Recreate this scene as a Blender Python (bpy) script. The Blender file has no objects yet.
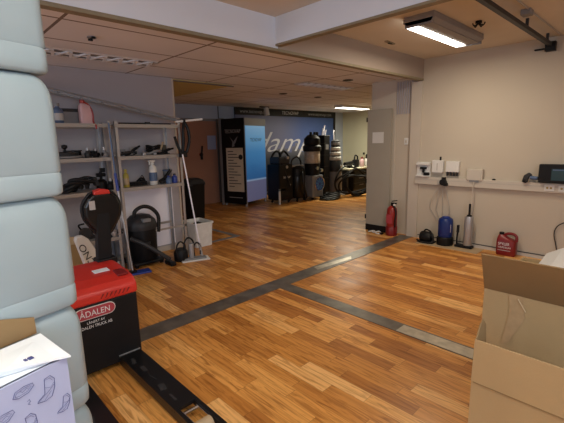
import bpy, bmesh, math, random
from mathutils import Vector, Matrix
random.seed(7)
S = bpy.context.scene
COL = S.collection
PI = math.pi

# ------------------------------------------------------------------ materials
def mat(name, col, rough=.5, metal=0, var=.08, vscale=8, bump=0, bscale=60, emit=None, es=0, trans=0, alpha=1, sss=0, spec=.5, coat=0):
    m = bpy.data.materials.new(name); m.use_nodes = True
    nt = m.node_tree; N = nt.nodes; L = nt.links
    b = N['Principled BSDF']
    b.inputs['Roughness'].default_value = rough
    b.inputs['Metallic'].default_value = metal
    b.inputs['Specular IOR Level'].default_value = spec
    b.inputs['Transmission Weight'].default_value = trans
    b.inputs['Coat Weight'].default_value = coat
    if sss:
        b.inputs['Subsurface Weight'].default_value = sss
        b.inputs['Subsurface Radius'].default_value = (.05, .05, .05)
    c = (*col, 1)
    tc = N.new('ShaderNodeTexCoord'); no = N.new('ShaderNodeTexNoise')
    no.inputs['Scale'].default_value = vscale; no.inputs['Detail'].default_value = 4
    L.new(tc.outputs['Object'], no.inputs['Vector'])
    mx = N.new('ShaderNodeMix'); mx.data_type = 'RGBA'
    mx.inputs[6].default_value = tuple(max(0, v * (1 - var)) for v in col) + (1,)
    mx.inputs[7].default_value = tuple(min(1, v * (1 + var)) for v in col) + (1,)
    L.new(no.outputs['Fac'], mx.inputs[0]); L.new(mx.outputs[2], b.inputs['Base Color'])
    if bump:
        n2 = N.new('ShaderNodeTexNoise'); n2.inputs['Scale'].default_value = bscale
        L.new(tc.outputs['Object'], n2.inputs['Vector'])
        bp = N.new('ShaderNodeBump'); bp.inputs['Strength'].default_value = bump
        bp.inputs['Distance'].default_value = .01
        L.new(n2.outputs['Fac'], bp.inputs['Height']); L.new(bp.outputs['Normal'], b.inputs['Normal'])
    if emit:
        b.inputs['Emission Color'].default_value = (*emit, 1); b.inputs['Emission Strength'].default_value = es
    return m

M = {}
def m_(k, *a, **kw): M[k] = mat(k, *a, **kw)
m_('wall_white', (.54, .475, .385), .8, var=.04, vscale=1.5, bump=.08, bscale=90)
m_('wall_lilac', (.42, .40, .43), .8, var=.04, vscale=1.5, bump=.08, bscale=90)
m_('wall_post', (.56, .50, .42), .6, var=.03)
m_('wall_cream', (.66, .64, .48), .8, var=.05, vscale=1)
m_('bulkhead', (.46, .52, .64), .75, var=.05, vscale=2)
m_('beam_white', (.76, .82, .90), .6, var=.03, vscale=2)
m_('wood_trim', (.26, .22, .14), .6, var=.2, vscale=20)
m_('ceiling_board', (.70, .64, .55), .85, var=.06, vscale=3, bump=.1, bscale=150)
m_('ceiling_yellow', (.62, .52, .24), .85, var=.06)
m_('black', (.007, .007, .008), .5, var=.3, spec=.25)
m_('black_gloss', (.007, .007, .008), .28, var=.2, spec=.35)
m_('black_rubber', (.009, .009, .010), .5, var=.3, spec=.3)
m_('dark_grey', (.028, .028, .03), .5, spec=.35)
m_('mid_grey', (.22, .22, .23), .5)
m_('pillar_grey', (.38, .35, .29), .6, var=.04)
m_('steel', (.46, .46, .47), .42, metal=.6, var=.15, vscale=12)
m_('shelf_steel', (.36, .34, .32), .5, metal=.3, var=.1)
m_('chrome', (.7, .7, .7), .15, metal=1)
m_('white_plastic', (.72, .71, .68), .45, var=.04)
m_('crate_white', (.85, .85, .82), .45, var=.18, vscale=12, trans=.12)
m_('panel_white', (.92, .90, .97), .6, var=.03)
m_('red_cover', (.62, .030, .020), .38, var=.1, coat=.2)
m_('red_label', (.42, .05, .07), .4)
m_('red_can', (.20, .010, .012), .35, var=.15)
m_('red_ext', (.30, .02, .015), .3, var=.15)
m_('white_ink', (.8, .8, .8), .5, var=.02)
m_('grey_ink', (.45, .45, .45), .5, var=.02)
m_('black_ink', (.01, .01, .012), .6)
m_('blue_ink', (.06, .07, .22), .6)
m_('blue_can', (.005, .025, .16), .35, var=.15)
m_('blue', (.02, .05, .30), .4)
m_('blue_grey', (.08, .13, .24), .4)
m_('yellow', (.42, .33, .05), .4)
m_('pink', (.62, .40, .42), .5)
m_('cardboard', (.40, .280, .140), .85, var=.07, vscale=6, bump=.12, bscale=120)
m_('cardboard_shaded', (.25, .160, .070), .85, var=.1, vscale=6)  # darker copy of cardboard, shade put into the colour
m_('cardboard_edge', (.52, .40, .25), .9)
m_('tape', (.42, .29, .16), .22, var=.2, vscale=30)
m_('print_white', (.36, .40, .58), .7, var=.05)
m_('paper_white', (.80, .86, .92), .7, var=.03)
m_('door_brown', (.42, .21, .14), .55, var=.12, vscale=3)
m_('door_frame', (.14, .14, .14), .5)
m_('trunking', (.55, .50, .43), .5, var=.03)
m_('cable_grey', (.42, .40, .37), .5)
m_('screen', (.03, .07, .09), .12, var=.5, vscale=5)
m_('light_body', (.26, .24, .23), .5)
m_('tube', (1, 1, 1), .5, emit=(1, .93, .80), es=9)
m_('tube_far', (1, 1, 1), .5, emit=(1, .97, .82), es=6)
m_('louvre', (.6, .56, .54), .4)
m_('louvre_dark', (.15, .13, .12), .5)
m_('pane', (.8, .9, 1), .05, trans=.9)
m_('brass', (.40, .28, .08), .35, metal=.8)
m_('tan', (.45, .33, .2), .6)
m_('script_white', (.62, .62, .68), .6)
m_('poster_sheet', (.75, .66, .52), .6)
m_('slat_bright', (.85, .85, .88), .3)
m_('beam_shaded', (.38, .31, .26), .7, var=.05, vscale=2)
m_('foam', (.72, .72, .70), .7, bump=.3, bscale=40)
m_('skirting', (.55, .51, .45), .6)
m_('machine_tan', (.50, .42, .33), .3, var=.4, vscale=15)

def nodes_of(name):
    m = bpy.data.materials.new(name); m.use_nodes = True
    return m, m.node_tree.nodes, m.node_tree.links, m.node_tree.nodes['Principled BSDF']
def math_(N, L, op, a, b=None):
    n = N.new('ShaderNodeMath'); n.operation = op
    for i, v in enumerate((a, b)):
        if v is None: continue
        if isinstance(v, (int, float)): n.inputs[i].default_value = v
        else: L.new(v, n.inputs[i])
    return n.outputs[0]
def ramp(N, L, fac, stops):
    r = N.new('ShaderNodeValToRGB'); e = r.color_ramp.elements
    while len(e) < len(stops): e.new(.5)
    for i, (p, c) in enumerate(stops): e[i].position = p; e[i].color = (*c, 1)
    L.new(fac, r.inputs[0]); return r.outputs[0]

# strip-parquet vinyl floor, strips along X
def floor_mat():
    m, N, L, b = nodes_of('strip_parquet')
    tc = N.new('ShaderNodeTexCoord'); sp = N.new('ShaderNodeSeparateXYZ'); L.new(tc.outputs['Object'], sp.inputs[0])
    W, LEN = .094, .50
    yr = math_(N, L, 'DIVIDE', sp.outputs[1], W); row = math_(N, L, 'FLOOR', yr); fy = math_(N, L, 'FRACT', yr)
    w1 = N.new('ShaderNodeTexWhiteNoise'); w1.noise_dimensions = '1D'; L.new(row, w1.inputs['W'])
    xr = math_(N, L, 'ADD', math_(N, L, 'DIVIDE', sp.outputs[0], LEN), math_(N, L, 'MULTIPLY', w1.outputs['Value'], 9.3))
    cell = math_(N, L, 'FLOOR', xr); fx = math_(N, L, 'FRACT', xr)
    cv = N.new('ShaderNodeCombineXYZ'); L.new(cell, cv.inputs[0]); L.new(row, cv.inputs[1])
    w2 = N.new('ShaderNodeTexWhiteNoise'); w2.noise_dimensions = '3D'; L.new(cv.outputs[0], w2.inputs['Vector'])
    # grain stretched along each strip
    gv = N.new('ShaderNodeCombineXYZ')
    L.new(math_(N, L, 'ADD', math_(N, L, 'MULTIPLY', sp.outputs[0], 2.4), math_(N, L, 'MULTIPLY', w2.outputs['Value'], 37)), gv.inputs[0])
    L.new(math_(N, L, 'MULTIPLY', sp.outputs[1], 26), gv.inputs[1]); L.new(math_(N, L, 'MULTIPLY', w2.outputs['Value'], 11), gv.inputs[2])
    g = N.new('ShaderNodeTexNoise'); g.inputs['Scale'].default_value = 1.6; g.inputs['Detail'].default_value = 5; g.inputs['Distortion'].default_value = 1.2
    L.new(gv.outputs[0], g.inputs['Vector'])
    gs = N.new('ShaderNodeTexWave'); gs.wave_type = 'BANDS'; gs.bands_direction = 'Y'
    gs.inputs['Scale'].default_value = .30; gs.inputs['Distortion'].default_value = 11; gs.inputs['Detail'].default_value = 2; gs.inputs['Detail Scale'].default_value = .6
    L.new(gv.outputs[0], gs.inputs['Vector'])
    base = ramp(N, L, w2.outputs['Value'], [(0, (.44, .170, .036)), (.25, (.56, .235, .050)), (.55, (.68, .305, .070)), (.85, (.80, .40, .11)), (1, (.88, .50, .18))])
    gr = ramp(N, L, g.outputs['Fac'], [(.33, (.55, .46, .38)), (.52, (1, 1, 1))])
    wv = ramp(N, L, gs.outputs['Fac'], [(0, (.72, .66, .58)), (.3, (1, 1, 1)), (1, (1, 1, 1))])
    def mul(a, c, f=1):
        x = N.new('ShaderNodeMix'); x.data_type = 'RGBA'; x.blend_type = 'MULTIPLY'; x.inputs[0].default_value = f
        L.new(a, x.inputs[6]); L.new(c, x.inputs[7]); return x.outputs[2]
    c = mul(mul(base, gr, .9), wv, .5)
    ey = math_(N, L, 'GREATER_THAN', math_(N, L, 'ABSOLUTE', math_(N, L, 'SUBTRACT', fy, .5)), .485)
    ex = math_(N, L, 'GREATER_THAN', math_(N, L, 'ABSOLUTE', math_(N, L, 'SUBTRACT', fx, .5)), .496)
    e = math_(N, L, 'MAXIMUM', ex, ey)
    x = N.new('ShaderNodeMix'); x.data_type = 'RGBA'; L.new(math_(N, L, 'MULTIPLY', e, .35), x.inputs[0])
    L.new(c, x.inputs[6]); x.inputs[7].default_value = (.12, .045, .012, 1)
    L.new(x.outputs[2], b.inputs['Base Color'])
    n2 = N.new('ShaderNodeTexNoise'); n2.inputs['Scale'].default_value = 3; L.new(tc.outputs['Object'], n2.inputs['Vector'])
    L.new(ramp(N, L, n2.outputs['Fac'], [(.3, (.30,) * 3), (.7, (.44,) * 3)]), b.inputs['Roughness'])
    b.inputs['Specular IOR Level'].default_value = .27
    return m
M['floor'] = floor_mat()

def strip_mat():
    m, N, L, b = nodes_of('worn_metal_strip')
    tc = N.new('ShaderNodeTexCoord'); n = N.new('ShaderNodeTexNoise'); n.inputs['Scale'].default_value = 7; n.inputs['Detail'].default_value = 6
    L.new(tc.outputs['Object'], n.inputs['Vector'])
    L.new(ramp(N, L, n.outputs['Fac'], [(.3, (.12, .105, .09)), (.7, (.23, .205, .17))]), b.inputs['Base Color'])
    b.inputs['Metallic'].default_value = .45; b.inputs['Roughness'].default_value = .38
    return m
M['strip'] = strip_mat()
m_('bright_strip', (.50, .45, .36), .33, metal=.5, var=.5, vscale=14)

# tiled ceiling: 0.6 (x) by 1.2 (y) tiles, thin dark joints
def tile_mat():
    m, N, L, b = nodes_of('ceiling_tiles')
    tc = N.new('ShaderNodeTexCoord'); sp = N.new('ShaderNodeSeparateXYZ'); L.new(tc.outputs['Object'], sp.inputs[0])
    fx = math_(N, L, 'FRACT', math_(N, L, 'DIVIDE', math_(N, L, 'ADD', sp.outputs[0], 30.14 + 3 - .03), .6))
    fy = math_(N, L, 'FRACT', math_(N, L, 'DIVIDE', math_(N, L, 'ADD', sp.outputs[1], 30 - .9 + .0), 1.2))
    e = math_(N, L, 'MAXIMUM', math_(N, L, 'GREATER_THAN', math_(N, L, 'ABSOLUTE', math_(N, L, 'SUBTRACT', fx, .5)), .481),
              math_(N, L, 'GREATER_THAN', math_(N, L, 'ABSOLUTE', math_(N, L, 'SUBTRACT', fy, .5)), .490))
    n = N.new('ShaderNodeTexNoise'); n.inputs['Scale'].default_value = 1.2; L.new(tc.outputs['Object'], n.inputs['Vector'])
    base = ramp(N, L, n.outputs['Fac'], [(.3, (.72, .72, .77)), (.7, (.80, .79, .83))])
    x = N.new('ShaderNodeMix'); x.data_type = 'RGBA'; L.new(math_(N, L, 'MULTIPLY', e, .9), x.inputs[0]); L.new(base, x.inputs[6]); x.inputs[7].default_value = (.13, .09, .07, 1)
    L.new(x.outputs[2], b.inputs['Base Color']); b.inputs['Roughness'].default_value = .85
    return m
M['tiles'] = tile_mat()

# milky plastic of the stacked cans
def can_mat():
    m, N, L, b = nodes_of('milky_plastic')
    b.inputs['Base Color'].default_value = (.44, .52, .53, 1); b.inputs['Roughness'].default_value = .38
    b.inputs['Subsurface Weight'].default_value = .35; b.inputs['Subsurface Radius'].default_value = (.06, .07, .07)
    b.inputs['Subsurface Scale'].default_value = .6
    tc = N.new('ShaderNodeTexCoord'); n = N.new('ShaderNodeTexNoise'); n.inputs['Scale'].default_value = 5
    L.new(tc.outputs['Object'], n.inputs['Vector'])
    L.new(ramp(N, L, n.outputs['Fac'], [(.2, (.28, .355, .385)), (.8, (.33, .405, .435))]), b.inputs['Base Color'])
    return m
M['milky'] = can_mat()

# big back-wall print: purple-grey to blue dusk sky over a pale misty skyline
def print_mat():
    m, N, L, b = nodes_of('skyline_print')
    tc = N.new('ShaderNodeTexCoord'); sp = N.new('ShaderNodeSeparateXYZ'); L.new(tc.outputs['Object'], sp.inputs[0])
    fy = math_(N, L, 'DIVIDE', math_(N, L, 'SUBTRACT', sp.outputs[1], 6.1), 4.05)
    sky = ramp(N, L, fy, [(0, (.16, .17, .30)), (.4, (.15, .16, .29)), (.62, (.07, .12, .33)), (1, (.06, .12, .34))])
    fz = math_(N, L, 'DIVIDE', sp.outputs[2], 2.37)
    w = N.new('ShaderNodeTexWhiteNoise'); w.noise_dimensions = '1D'; L.new(math_(N, L, 'FLOOR', math_(N, L, 'MULTIPLY', sp.outputs[1], 7)), w.inputs['W'])
    h = math_(N, L, 'ADD', math_(N, L, 'MULTIPLY', w.outputs['Value'], .14), .48)
    city = math_(N, L, 'LESS_THAN', fz, h)
    cc = ramp(N, L, fz, [(0, (.012, .013, .02)), (.42, (.03, .035, .05)), (.55, (.14, .14, .19)), (.66, (.26, .26, .34))])
    x = N.new('ShaderNodeMix'); x.data_type = 'RGBA'; L.new(city, x.inputs[0]); L.new(sky, x.inputs[6]); L.new(cc, x.inputs[7])
    L.new(x.outputs[2], b.inputs['Base Color']); b.inputs['Roughness'].default_value = .5
    return m
M['print'] = print_mat()

def bluepanel_mat():
    m, N, L, b = nodes_of('blue_display_print')
    tc = N.new('ShaderNodeTexCoord'); sp = N.new('ShaderNodeSeparateXYZ'); L.new(tc.outputs['Object'], sp.inputs[0])
    fz = math_(N, L, 'DIVIDE', sp.outputs[2], 2.03)
    c = ramp(N, L, fz, [(0, (.15, .15, .27)), (.28, (.17, .18, .32)), (.295, (.35, .52, .75)), (.31, (.04, .16, .42)), (.62, (.05, .24, .56)), (.72, (.10, .34, .66)), (.9, (.14, .40, .72))])
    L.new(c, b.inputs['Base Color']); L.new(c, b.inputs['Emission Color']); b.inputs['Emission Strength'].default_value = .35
    b.inputs['Roughness'].default_value = .35
    return m
M['bluepanel'] = bluepanel_mat()

# swirl of blue vanes on the floor machine
M['vanes'] = mat('blue_vanes', (.05, .22, .55), .3, var=.5, vscale=20)

# ------------------------------------------------------------------ mesh builder
class MB:
    def __init__(s): s.bm = bmesh.new()
    def _xf(s, vs, rz=0, c=(0, 0, 0), rx=0, ry=0):
        R = Matrix.Translation(c) @ Matrix.Rotation(rz, 4, 'Z') @ Matrix.Rotation(ry, 4, 'Y') @ Matrix.Rotation(rx, 4, 'X')
        for v in vs: v.co = R @ v.co
    def box(s, x0, x1, y0, y1, z0, z1, rz=0, rx=0, ry=0):
        c = ((x0 + x1) / 2, (y0 + y1) / 2, (z0 + z1) / 2)
        r = bmesh.ops.create_cube(s.bm, size=1)['verts']
        for v in r: v.co = Vector((v.co.x * (x1 - x0), v.co.y * (y1 - y0), v.co.z * (z1 - z0)))
        s._xf(r, rz, c, rx, ry); return s
    def cyl(s, p0, p1, r0, r1=None, seg=16):
        p0, p1 = Vector(p0), Vector(p1); d = p1 - p0
        r = bmesh.ops.create_cone(s.bm, cap_ends=True, segments=seg, radius1=r0, radius2=r0 if r1 is None else r1, depth=d.length)['verts']
        R = Matrix.Translation((p0 + p1) / 2) @ d.to_track_quat('Z', 'Y').to_matrix().to_4x4()
        for v in r: v.co = R @ v.co
        return s
    def lathe(s, prof, c=(0, 0, 0), seg=24, sx=1, sy=1, rot=None):
        rings = []
        R = Matrix.Translation(c) @ (rot if rot else Matrix.Identity(4))
        for r, z in prof:
            rings.append([s.bm.verts.new(R @ Vector((r * math.cos(2 * PI * i / seg) * sx, r * math.sin(2 * PI * i / seg) * sy, z))) for i in range(seg)])
        for a, b in zip(rings, rings[1:]):
            for i in range(seg): s.bm.faces.new((a[i], a[(i + 1) % seg], b[(i + 1) % seg], b[i]))
        s.bm.faces.new(rings[0][::-1]); s.bm.faces.new(rings[-1]); return s
    def loft(s, rings, cap=True):
        R = [[s.bm.verts.new(p) for p in r] for r in rings]; n = len(R[0])
        for a, b in zip(R, R[1:]):
            for i in range(n): s.bm.faces.new((a[i], a[(i + 1) % n], b[(i + 1) % n], b[i]))
        if cap: s.bm.faces.new(R[0][::-1]); s.bm.faces.new(R[-1])
        return s
    def tube(s, pts, r, seg=8, smooth=True, closed=False):
        P = [Vector(p) for p in pts]
        if smooth and len(P) > 2:
            Q = []; n = len(P)
            for i in range(n if closed else n - 1):
                g = (lambda k: P[k % n]) if closed else (lambda k: P[max(0, min(n - 1, k))])
                a, b, c, d = g(i - 1), g(i), g(i + 1), g(i + 2)
                for k in range(6):
                    t = k / 6
                    Q.append(.5 * ((2 * b) + (c - a) * t + (2 * a - 5 * b + 4 * c - d) * t * t + (3 * b - a - 3 * c + d) * t ** 3))
            if not closed: Q.append(P[-1])
            P = Q
        rings = []; n = len(P); up = None
        for i, p in enumerate(P):
            if closed: t = P[(i + 1) % n] - P[i - 1]
            else: t = P[min(i + 1, n - 1)] - P[max(i - 1, 0)]
            if t.length < 1e-9: t = Vector((0, 0, 1))
            t.normalize()
            if up is None:
                up = Vector((0, 0, 1)) if abs(t.z) < .9 else Vector((1, 0, 0))
            x = up - t * up.dot(t)
            if x.length < 1e-6: x = t.orthogonal()
            x.normalize(); y = t.cross(x); up = x
            rr = r[min(len(r) - 1, int(i / n * len(r)))] if isinstance(r, (list, tuple)) else r
            rings.append([p + (x * math.cos(2 * PI * k / seg) + y * math.sin(2 * PI * k / seg)) * rr for k in range(seg)])
        if closed: rings.append(rings[0])
        return s.loft(rings, cap=not closed)
    def prism(s, poly, axis, a, b):
        def mk(u, v, w): return {'x': (w, u, v), 'y': (u, w, v), 'z': (u, v, w)}[axis]
        return s.loft([[mk(u, v, a) for u, v in poly], [mk(u, v, b) for u, v in poly]])
    def poly(s, pts, th=0, n=None):
        P = [Vector(p) for p in pts]
        if not th: s.bm.faces.new([s.bm.verts.new(p) for p in P]); return s
        nn = (P[1] - P[0]).cross(P[2] - P[0]).normalized() * th if n is None else Vector(n) * th
        return s.loft([P, [p + nn for p in P]])
    def build(s, name, m, parent=None, bevel=0, smooth=False, sub=0, world=False, seg=2):
        bmesh.ops.recalc_face_normals(s.bm, faces=s.bm.faces)
        me = bpy.data.meshes.new(name)
        if world and parent:
            root = parent
            off = Vector((0, 0, 0))
            while root: off += root.location; root = root.parent
            for v in s.bm.verts: v.co -= off
        s.bm.to_mesh(me); s.bm.free()
        o = bpy.data.objects.new(name, me); COL.objects.link(o)
        me.materials.append(M[m] if isinstance(m, str) else m)
        if smooth:
            for p in me.polygons: p.use_smooth = True
            try:
                me.set_sharp_from_angle(angle=math.radians(40))
            except Exception: pass
        if bevel:
            bv = o.modifiers.new('b', 'BEVEL'); bv.width = bevel; bv.segments = seg; bv.limit_method = 'ANGLE'; bv.angle_limit = math.radians(35)
        if sub:
            sb = o.modifiers.new('s', 'SUBSURF'); sb.levels = sub; sb.render_levels = sub
        if parent: o.parent = parent
        return o

def tag(o, label=None, cat=None, group=None, kind=None):
    if label: o['label'] = label
    if cat: o['category'] = cat
    if group: o['group'] = group
    if kind: o['kind'] = kind
    return o
def thing(name, label, cat, loc=(0, 0, 0), rz=0, group=None):
    o = bpy.data.objects.new(name, None); COL.objects.link(o); o.empty_display_size = .05
    o.location = loc; o.rotation_euler = (0, 0, rz)
    return tag(o, label, cat, group)
def solo(name, mb, m, label, cat, group=None, loc=None, **kw):
    o = mb.build(name, m, **kw); tag(o, label, cat, group)
    return o
def struct(name, mb, m, label=None, cat=None, parent=None, **kw):
    o = mb.build(name, m, parent, **kw)
    if parent is None: tag(o, label, cat, kind='structure')
    return o
def copy_tree(o, parent=None):
    c = o.copy(); COL.objects.link(c); c.parent = parent
    for ch in list(o.children): copy_tree(ch, c)
    return c
def text(name, s, size, origin, right, up, m, parent=None, shear=0, world=False, space=1, width=None, thin=0):
    cu = bpy.data.curves.new(name + '_c', 'FONT'); cu.body = s; cu.size = size; cu.shear = shear; cu.space_character = space; cu.offset = thin
    t = bpy.data.objects.new('tmp', cu); COL.objects.link(t)
    dg = bpy.context.evaluated_depsgraph_get(); dg.update()
    me = bpy.data.meshes.new_from_object(t.evaluated_get(dg)); COL.objects.unlink(t); bpy.data.objects.remove(t)
    me.name = name
    r, u = Vector(right).normalized(), Vector(up).normalized(); n = r.cross(u)
    k = 1
    if width:
        w = max(v.co.x for v in me.vertices) - min(v.co.x for v in me.vertices); k = width / w
    for v in me.vertices: v.co = Vector(origin) + r * v.co.x * k + u * v.co.y + n * .002
    if world and parent:
        for v in me.vertices: v.co -= parent.location
    me.materials.clear(); me.materials.append(M[m])
    o = bpy.data.objects.new(name, me); COL.objects.link(o)
    if parent: o.parent = parent
    return o

# ------------------------------------------------------------------ camera
yaw, pitch, roll, fpx = -.8034, .1832, -.0221, 381.7
c1, s1, cp, sp_ = math.cos(yaw), math.sin(yaw), math.cos(pitch), math.sin(pitch)
F = Vector((s1 * cp, c1 * cp, -sp_)); R0 = Vector((c1, -s1, 0)); U0 = R0.cross(F)
cr, sr = math.cos(roll), math.sin(roll)
Rv = R0 * cr + U0 * sr; Uv = U0 * cr - R0 * sr
cam = bpy.data.cameras.new('camera'); cam.sensor_width = 36; cam.lens = fpx / 564 * 36; cam.clip_start = .02
co = bpy.data.objects.new('camera', cam); COL.objects.link(co)
mw = Matrix((Rv, Uv, -F)).transposed().to_4x4(); mw.translation = (0, 0, 1.5); co.matrix_world = mw
S.camera = co

# ------------------------------------------------------------------ setting
ZC, ZT = 2.59, 2.37
EX, SY = 2.4, -3.2          # unseen east and south walls
XB, YN = -8.0, 10.65        # far west wall, far north wall
struct('floor', MB().box(XB - .2, EX + .2, SY - .2, YN + .2, -.1, 0), 'floor', 'orange-brown strip-parquet floor running through both rooms', 'floor')
struct('ceiling', MB().box(-2.74, EX + .2, SY - .2, 5.6, ZC, ZC + .1), 'ceiling_board', 'brownish board ceiling over the near right room', 'ceiling')
struct('ceiling_tiled', MB().box(XB - .2, -2.74, SY - .2, YN + .2, ZT, ZT + .32), 'tiles', 'lower beige tiled ceiling beyond the long beam', 'ceiling')
struct('trim_yellow_ceiling', MB().prism([(-4.96, 2.74), (-4.98, 3.78), (-7.95, 3.72), (-7.95, 2.74)], 'z', ZT - .015, ZT - .001), 'ceiling_yellow', 'yellowish ceiling patch behind the end of the shelf wall', 'ceiling')
struct('trim_ceiling_joint', MB().box(-4.985, -4.955, 2.74, 3.80, ZT - .03, ZT - .0155), 'louvre_dark', 'dark joint along the yellowish ceiling patch', 'ceiling trim')
# long beam (over the old wall line) and cross beam
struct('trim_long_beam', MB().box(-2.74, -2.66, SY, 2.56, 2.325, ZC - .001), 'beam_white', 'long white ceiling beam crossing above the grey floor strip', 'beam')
struct('trim_long_beam_far', MB().box(-2.74, -2.66, 2.56, 5.42, 2.325, ZC - .001), 'beam_shaded', 'far part of the long beam beyond the cross beam, coloured brownish as shaded', 'beam')  # same beam; its shade is put into a darker brownish colour
struct('trim_long_beam_edge', MB().box(-2.73, -2.655, SY, 5.42, 2.30, 2.325), 'wood_trim', 'thin brown wooden edge under the long white beam', 'trim')
struct('trim_cross_beam', MB().box(-2.66, EX, 2.53, 2.60, 2.36, ZC - .001), 'beam_white', 'white cross beam running from the long beam to the right', 'beam')
struct('trim_cross_beam_edge', MB().box(-2.655, EX, 2.525, 2.59, 2.342, 2.36), 'wood_trim', 'thin brown edge under the white cross beam', 'trim')
# walls
struct('wall_right', MB().box(-2.66, EX, 5.42, 5.6, 0, ZC), 'wall_white', 'cream white wall on the right carrying the cable trunking', 'wall')
struct('wall_right_post', MB().box(-2.82, -2.66, 5.40, 5.62, 0, 2.295), 'wall_post', 'white boxed post at the end of the cream wall', 'wall')
w = MB().box(-3.10, -2.82, 5.47, 5.62, 0, ZT)
struct('wall_recess', w, 'wall_white', 'pale wall strip behind the red fire extinguisher', 'wall')
w = MB()
for i in range(7): w.box(-3.085 + i * .038, -3.065 + i * .038, 5.455, 5.471, 1.86, 2.33)
struct('trim_ribbed_panel', w, 'wall_lilac', 'vertical ribs at the top of the pale wall strip', 'trim')
struct('wall_pillar', MB().box(-3.53, -3.10, 5.46, 5.75, 0, ZT), 'wall_post', 'pale square pillar between the two rooms', 'pillar')
struct('wall_left', MB().box(-5.06, -4.94, SY, 2.72, 0, ZT), 'wall_lilac', 'pale grey wall behind the steel shelving', 'wall')
struct('trim_wall_end', MB().box(-5.065, -4.932, 2.72, 2.745, 0, ZT), 'wall_post', 'pale edging at the end of the shelf wall', 'trim')
struct('wall_recess_left', MB().box(XB, -5.06, 2.60, 2.72, 0, ZT), 'wall_lilac', 'wall of the door niche behind the shelf wall', 'wall')
struct('wall_far', MB().box(XB - .12, XB, 2.60, YN, 0, ZT), 'bulkhead', 'blue-grey far wall above the brown door', 'wall')
struct('wall_far_right', MB().box(XB, -2.5, YN, YN + .12, 0, ZT), 'wall_cream', 'lit yellowish wall at the far end of the back room', 'wall')
struct('wall_back_room', MB().box(-2.66, -2.5, 5.62, YN, 0, ZT), 'wall_cream', 'side wall of the back room behind the pillar', 'wall')
struct('wall_south', MB().box(-5.0, EX + .1, SY - .12, SY, 0, ZC), 'wall_white', 'white wall behind the viewer', 'wall')
we = MB()
for a in ((SY, -1.7, 0, ZC), (.9, 5.6, 0, ZC), (-1.7, .9, 0, .9), (-1.7, .9, 2.2, ZC)): we.box(EX, EX + .12, a[0], a[1], a[2], a[3])
struct('wall_east', we, 'wall_white', 'white wall with a window beside the viewer', 'wall')
wn = MB()
for a in ((-1.7, .9, .9, .95), (-1.7, .9, 2.15, 2.2), (-1.7, -1.65, .95, 2.15), (.85, .9, .95, 2.15), (-.43, -.37, .95, 2.15)): wn.box(EX + .03, EX + .09, *a)
wf = struct('window_1', wn, 'wall_post', 'wide white framed window beside the viewer', 'window')
# trunk baseboards
bs = MB().box(-2.64, EX, 5.405, 5.42, 0, .045)
struct('baseboard_right', bs, 'skirting', 'low pale skirting under the cream wall', 'baseboard')
struct('baseboard_right_line', MB().box(-2.64, EX, 5.40, 5.42, .047, .053), 'dark_grey', 'thin dark line above the low skirting', 'trim')
struct('baseboard_far', MB().box(XB, XB + .015, 5.72, YN, 0, .07), 'dark_grey', 'dark skirting under the far wall', 'baseboard')
struct('baseboard_left', MB().box(-4.94, -4.925, SY, 2.70, 0, .07), 'skirting', 'pale skirting behind the shelving', 'baseboard')

# floor strips
struct('trim_floor_strip_long', MB().box(-2.92, -2.72, -1.0, 5.40, 0, .004), 'strip', 'long worn grey metal strip across the floor to the white post', 'floor strip')
struct('trim_floor_strip_side', MB().box(-2.72, .8, 2.57, 2.72, 0, .004), 'strip', 'grey metal strip branching off towards the cardboard boxes', 'floor strip')
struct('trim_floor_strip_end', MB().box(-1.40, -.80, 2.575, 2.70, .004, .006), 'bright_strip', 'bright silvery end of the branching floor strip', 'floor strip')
0 and struct('trim_floor_strip_side_patch', MB().box(-2.06, -1.82, 2.59, 2.705, .004, .0055), 'bright_strip', 'small shiny patch in the middle of the branching floor strip', 'floor strip')
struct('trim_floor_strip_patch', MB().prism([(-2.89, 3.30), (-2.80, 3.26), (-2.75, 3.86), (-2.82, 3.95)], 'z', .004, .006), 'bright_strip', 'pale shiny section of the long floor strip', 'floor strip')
struct('trim_floor_strip_back', MB().box(-7.0, -4.79, 3.60, 3.68, 0, .004).box(-4.87, -4.79, 2.8, 3.60, 0, .004), 'mid_grey', 'dark corner strip in the floor beyond the white crate', 'floor strip')

# door in the far wall
d = struct('door_1', MB().box(XB, XB + .05, 3.75, 5.62, .01, 2.0), 'door_brown', 'wide brown door in the far wall', 'door')
MB().box(XB + .05, XB + .07, 5.50, 5.58, 0, 2.05).build('door_frame', 'door_frame', d)
MB().box(XB, XB + .07, 5.62, 5.72, 0, 2.08).build('door_jamb', 'mid_grey', d)
h = MB().cyl((XB + .05, 5.02, 1.22), (XB + .09, 5.02, 1.22), .045).cyl((XB + .09, 5.02, 1.22), (XB + .09, 5.05, 1.42), .02).cyl((XB + .07, 5.03, 1.1), (XB + .07, 5.03, 1.22), .03)
h.build('door_handle', 'black', d)
struct('trim_door_head', MB().box(XB, XB + .04, 3.75, 5.72, 2.0, 2.06), 'mid_grey', 'grey trim over the brown door', 'trim')
struct('trim_wall_seam', MB().box(XB, XB + .01, 5.60, 5.62, 2.06, ZT), 'dark_grey', 'thin seam in the blue-grey wall above the door', 'trim')
solo('paper_notice', MB().box(XB + .055, XB + .06, 5.22, 5.46, 1.33, 1.66), 'print_white', 'pale paper notice taped on the brown door', 'notice')

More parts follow.
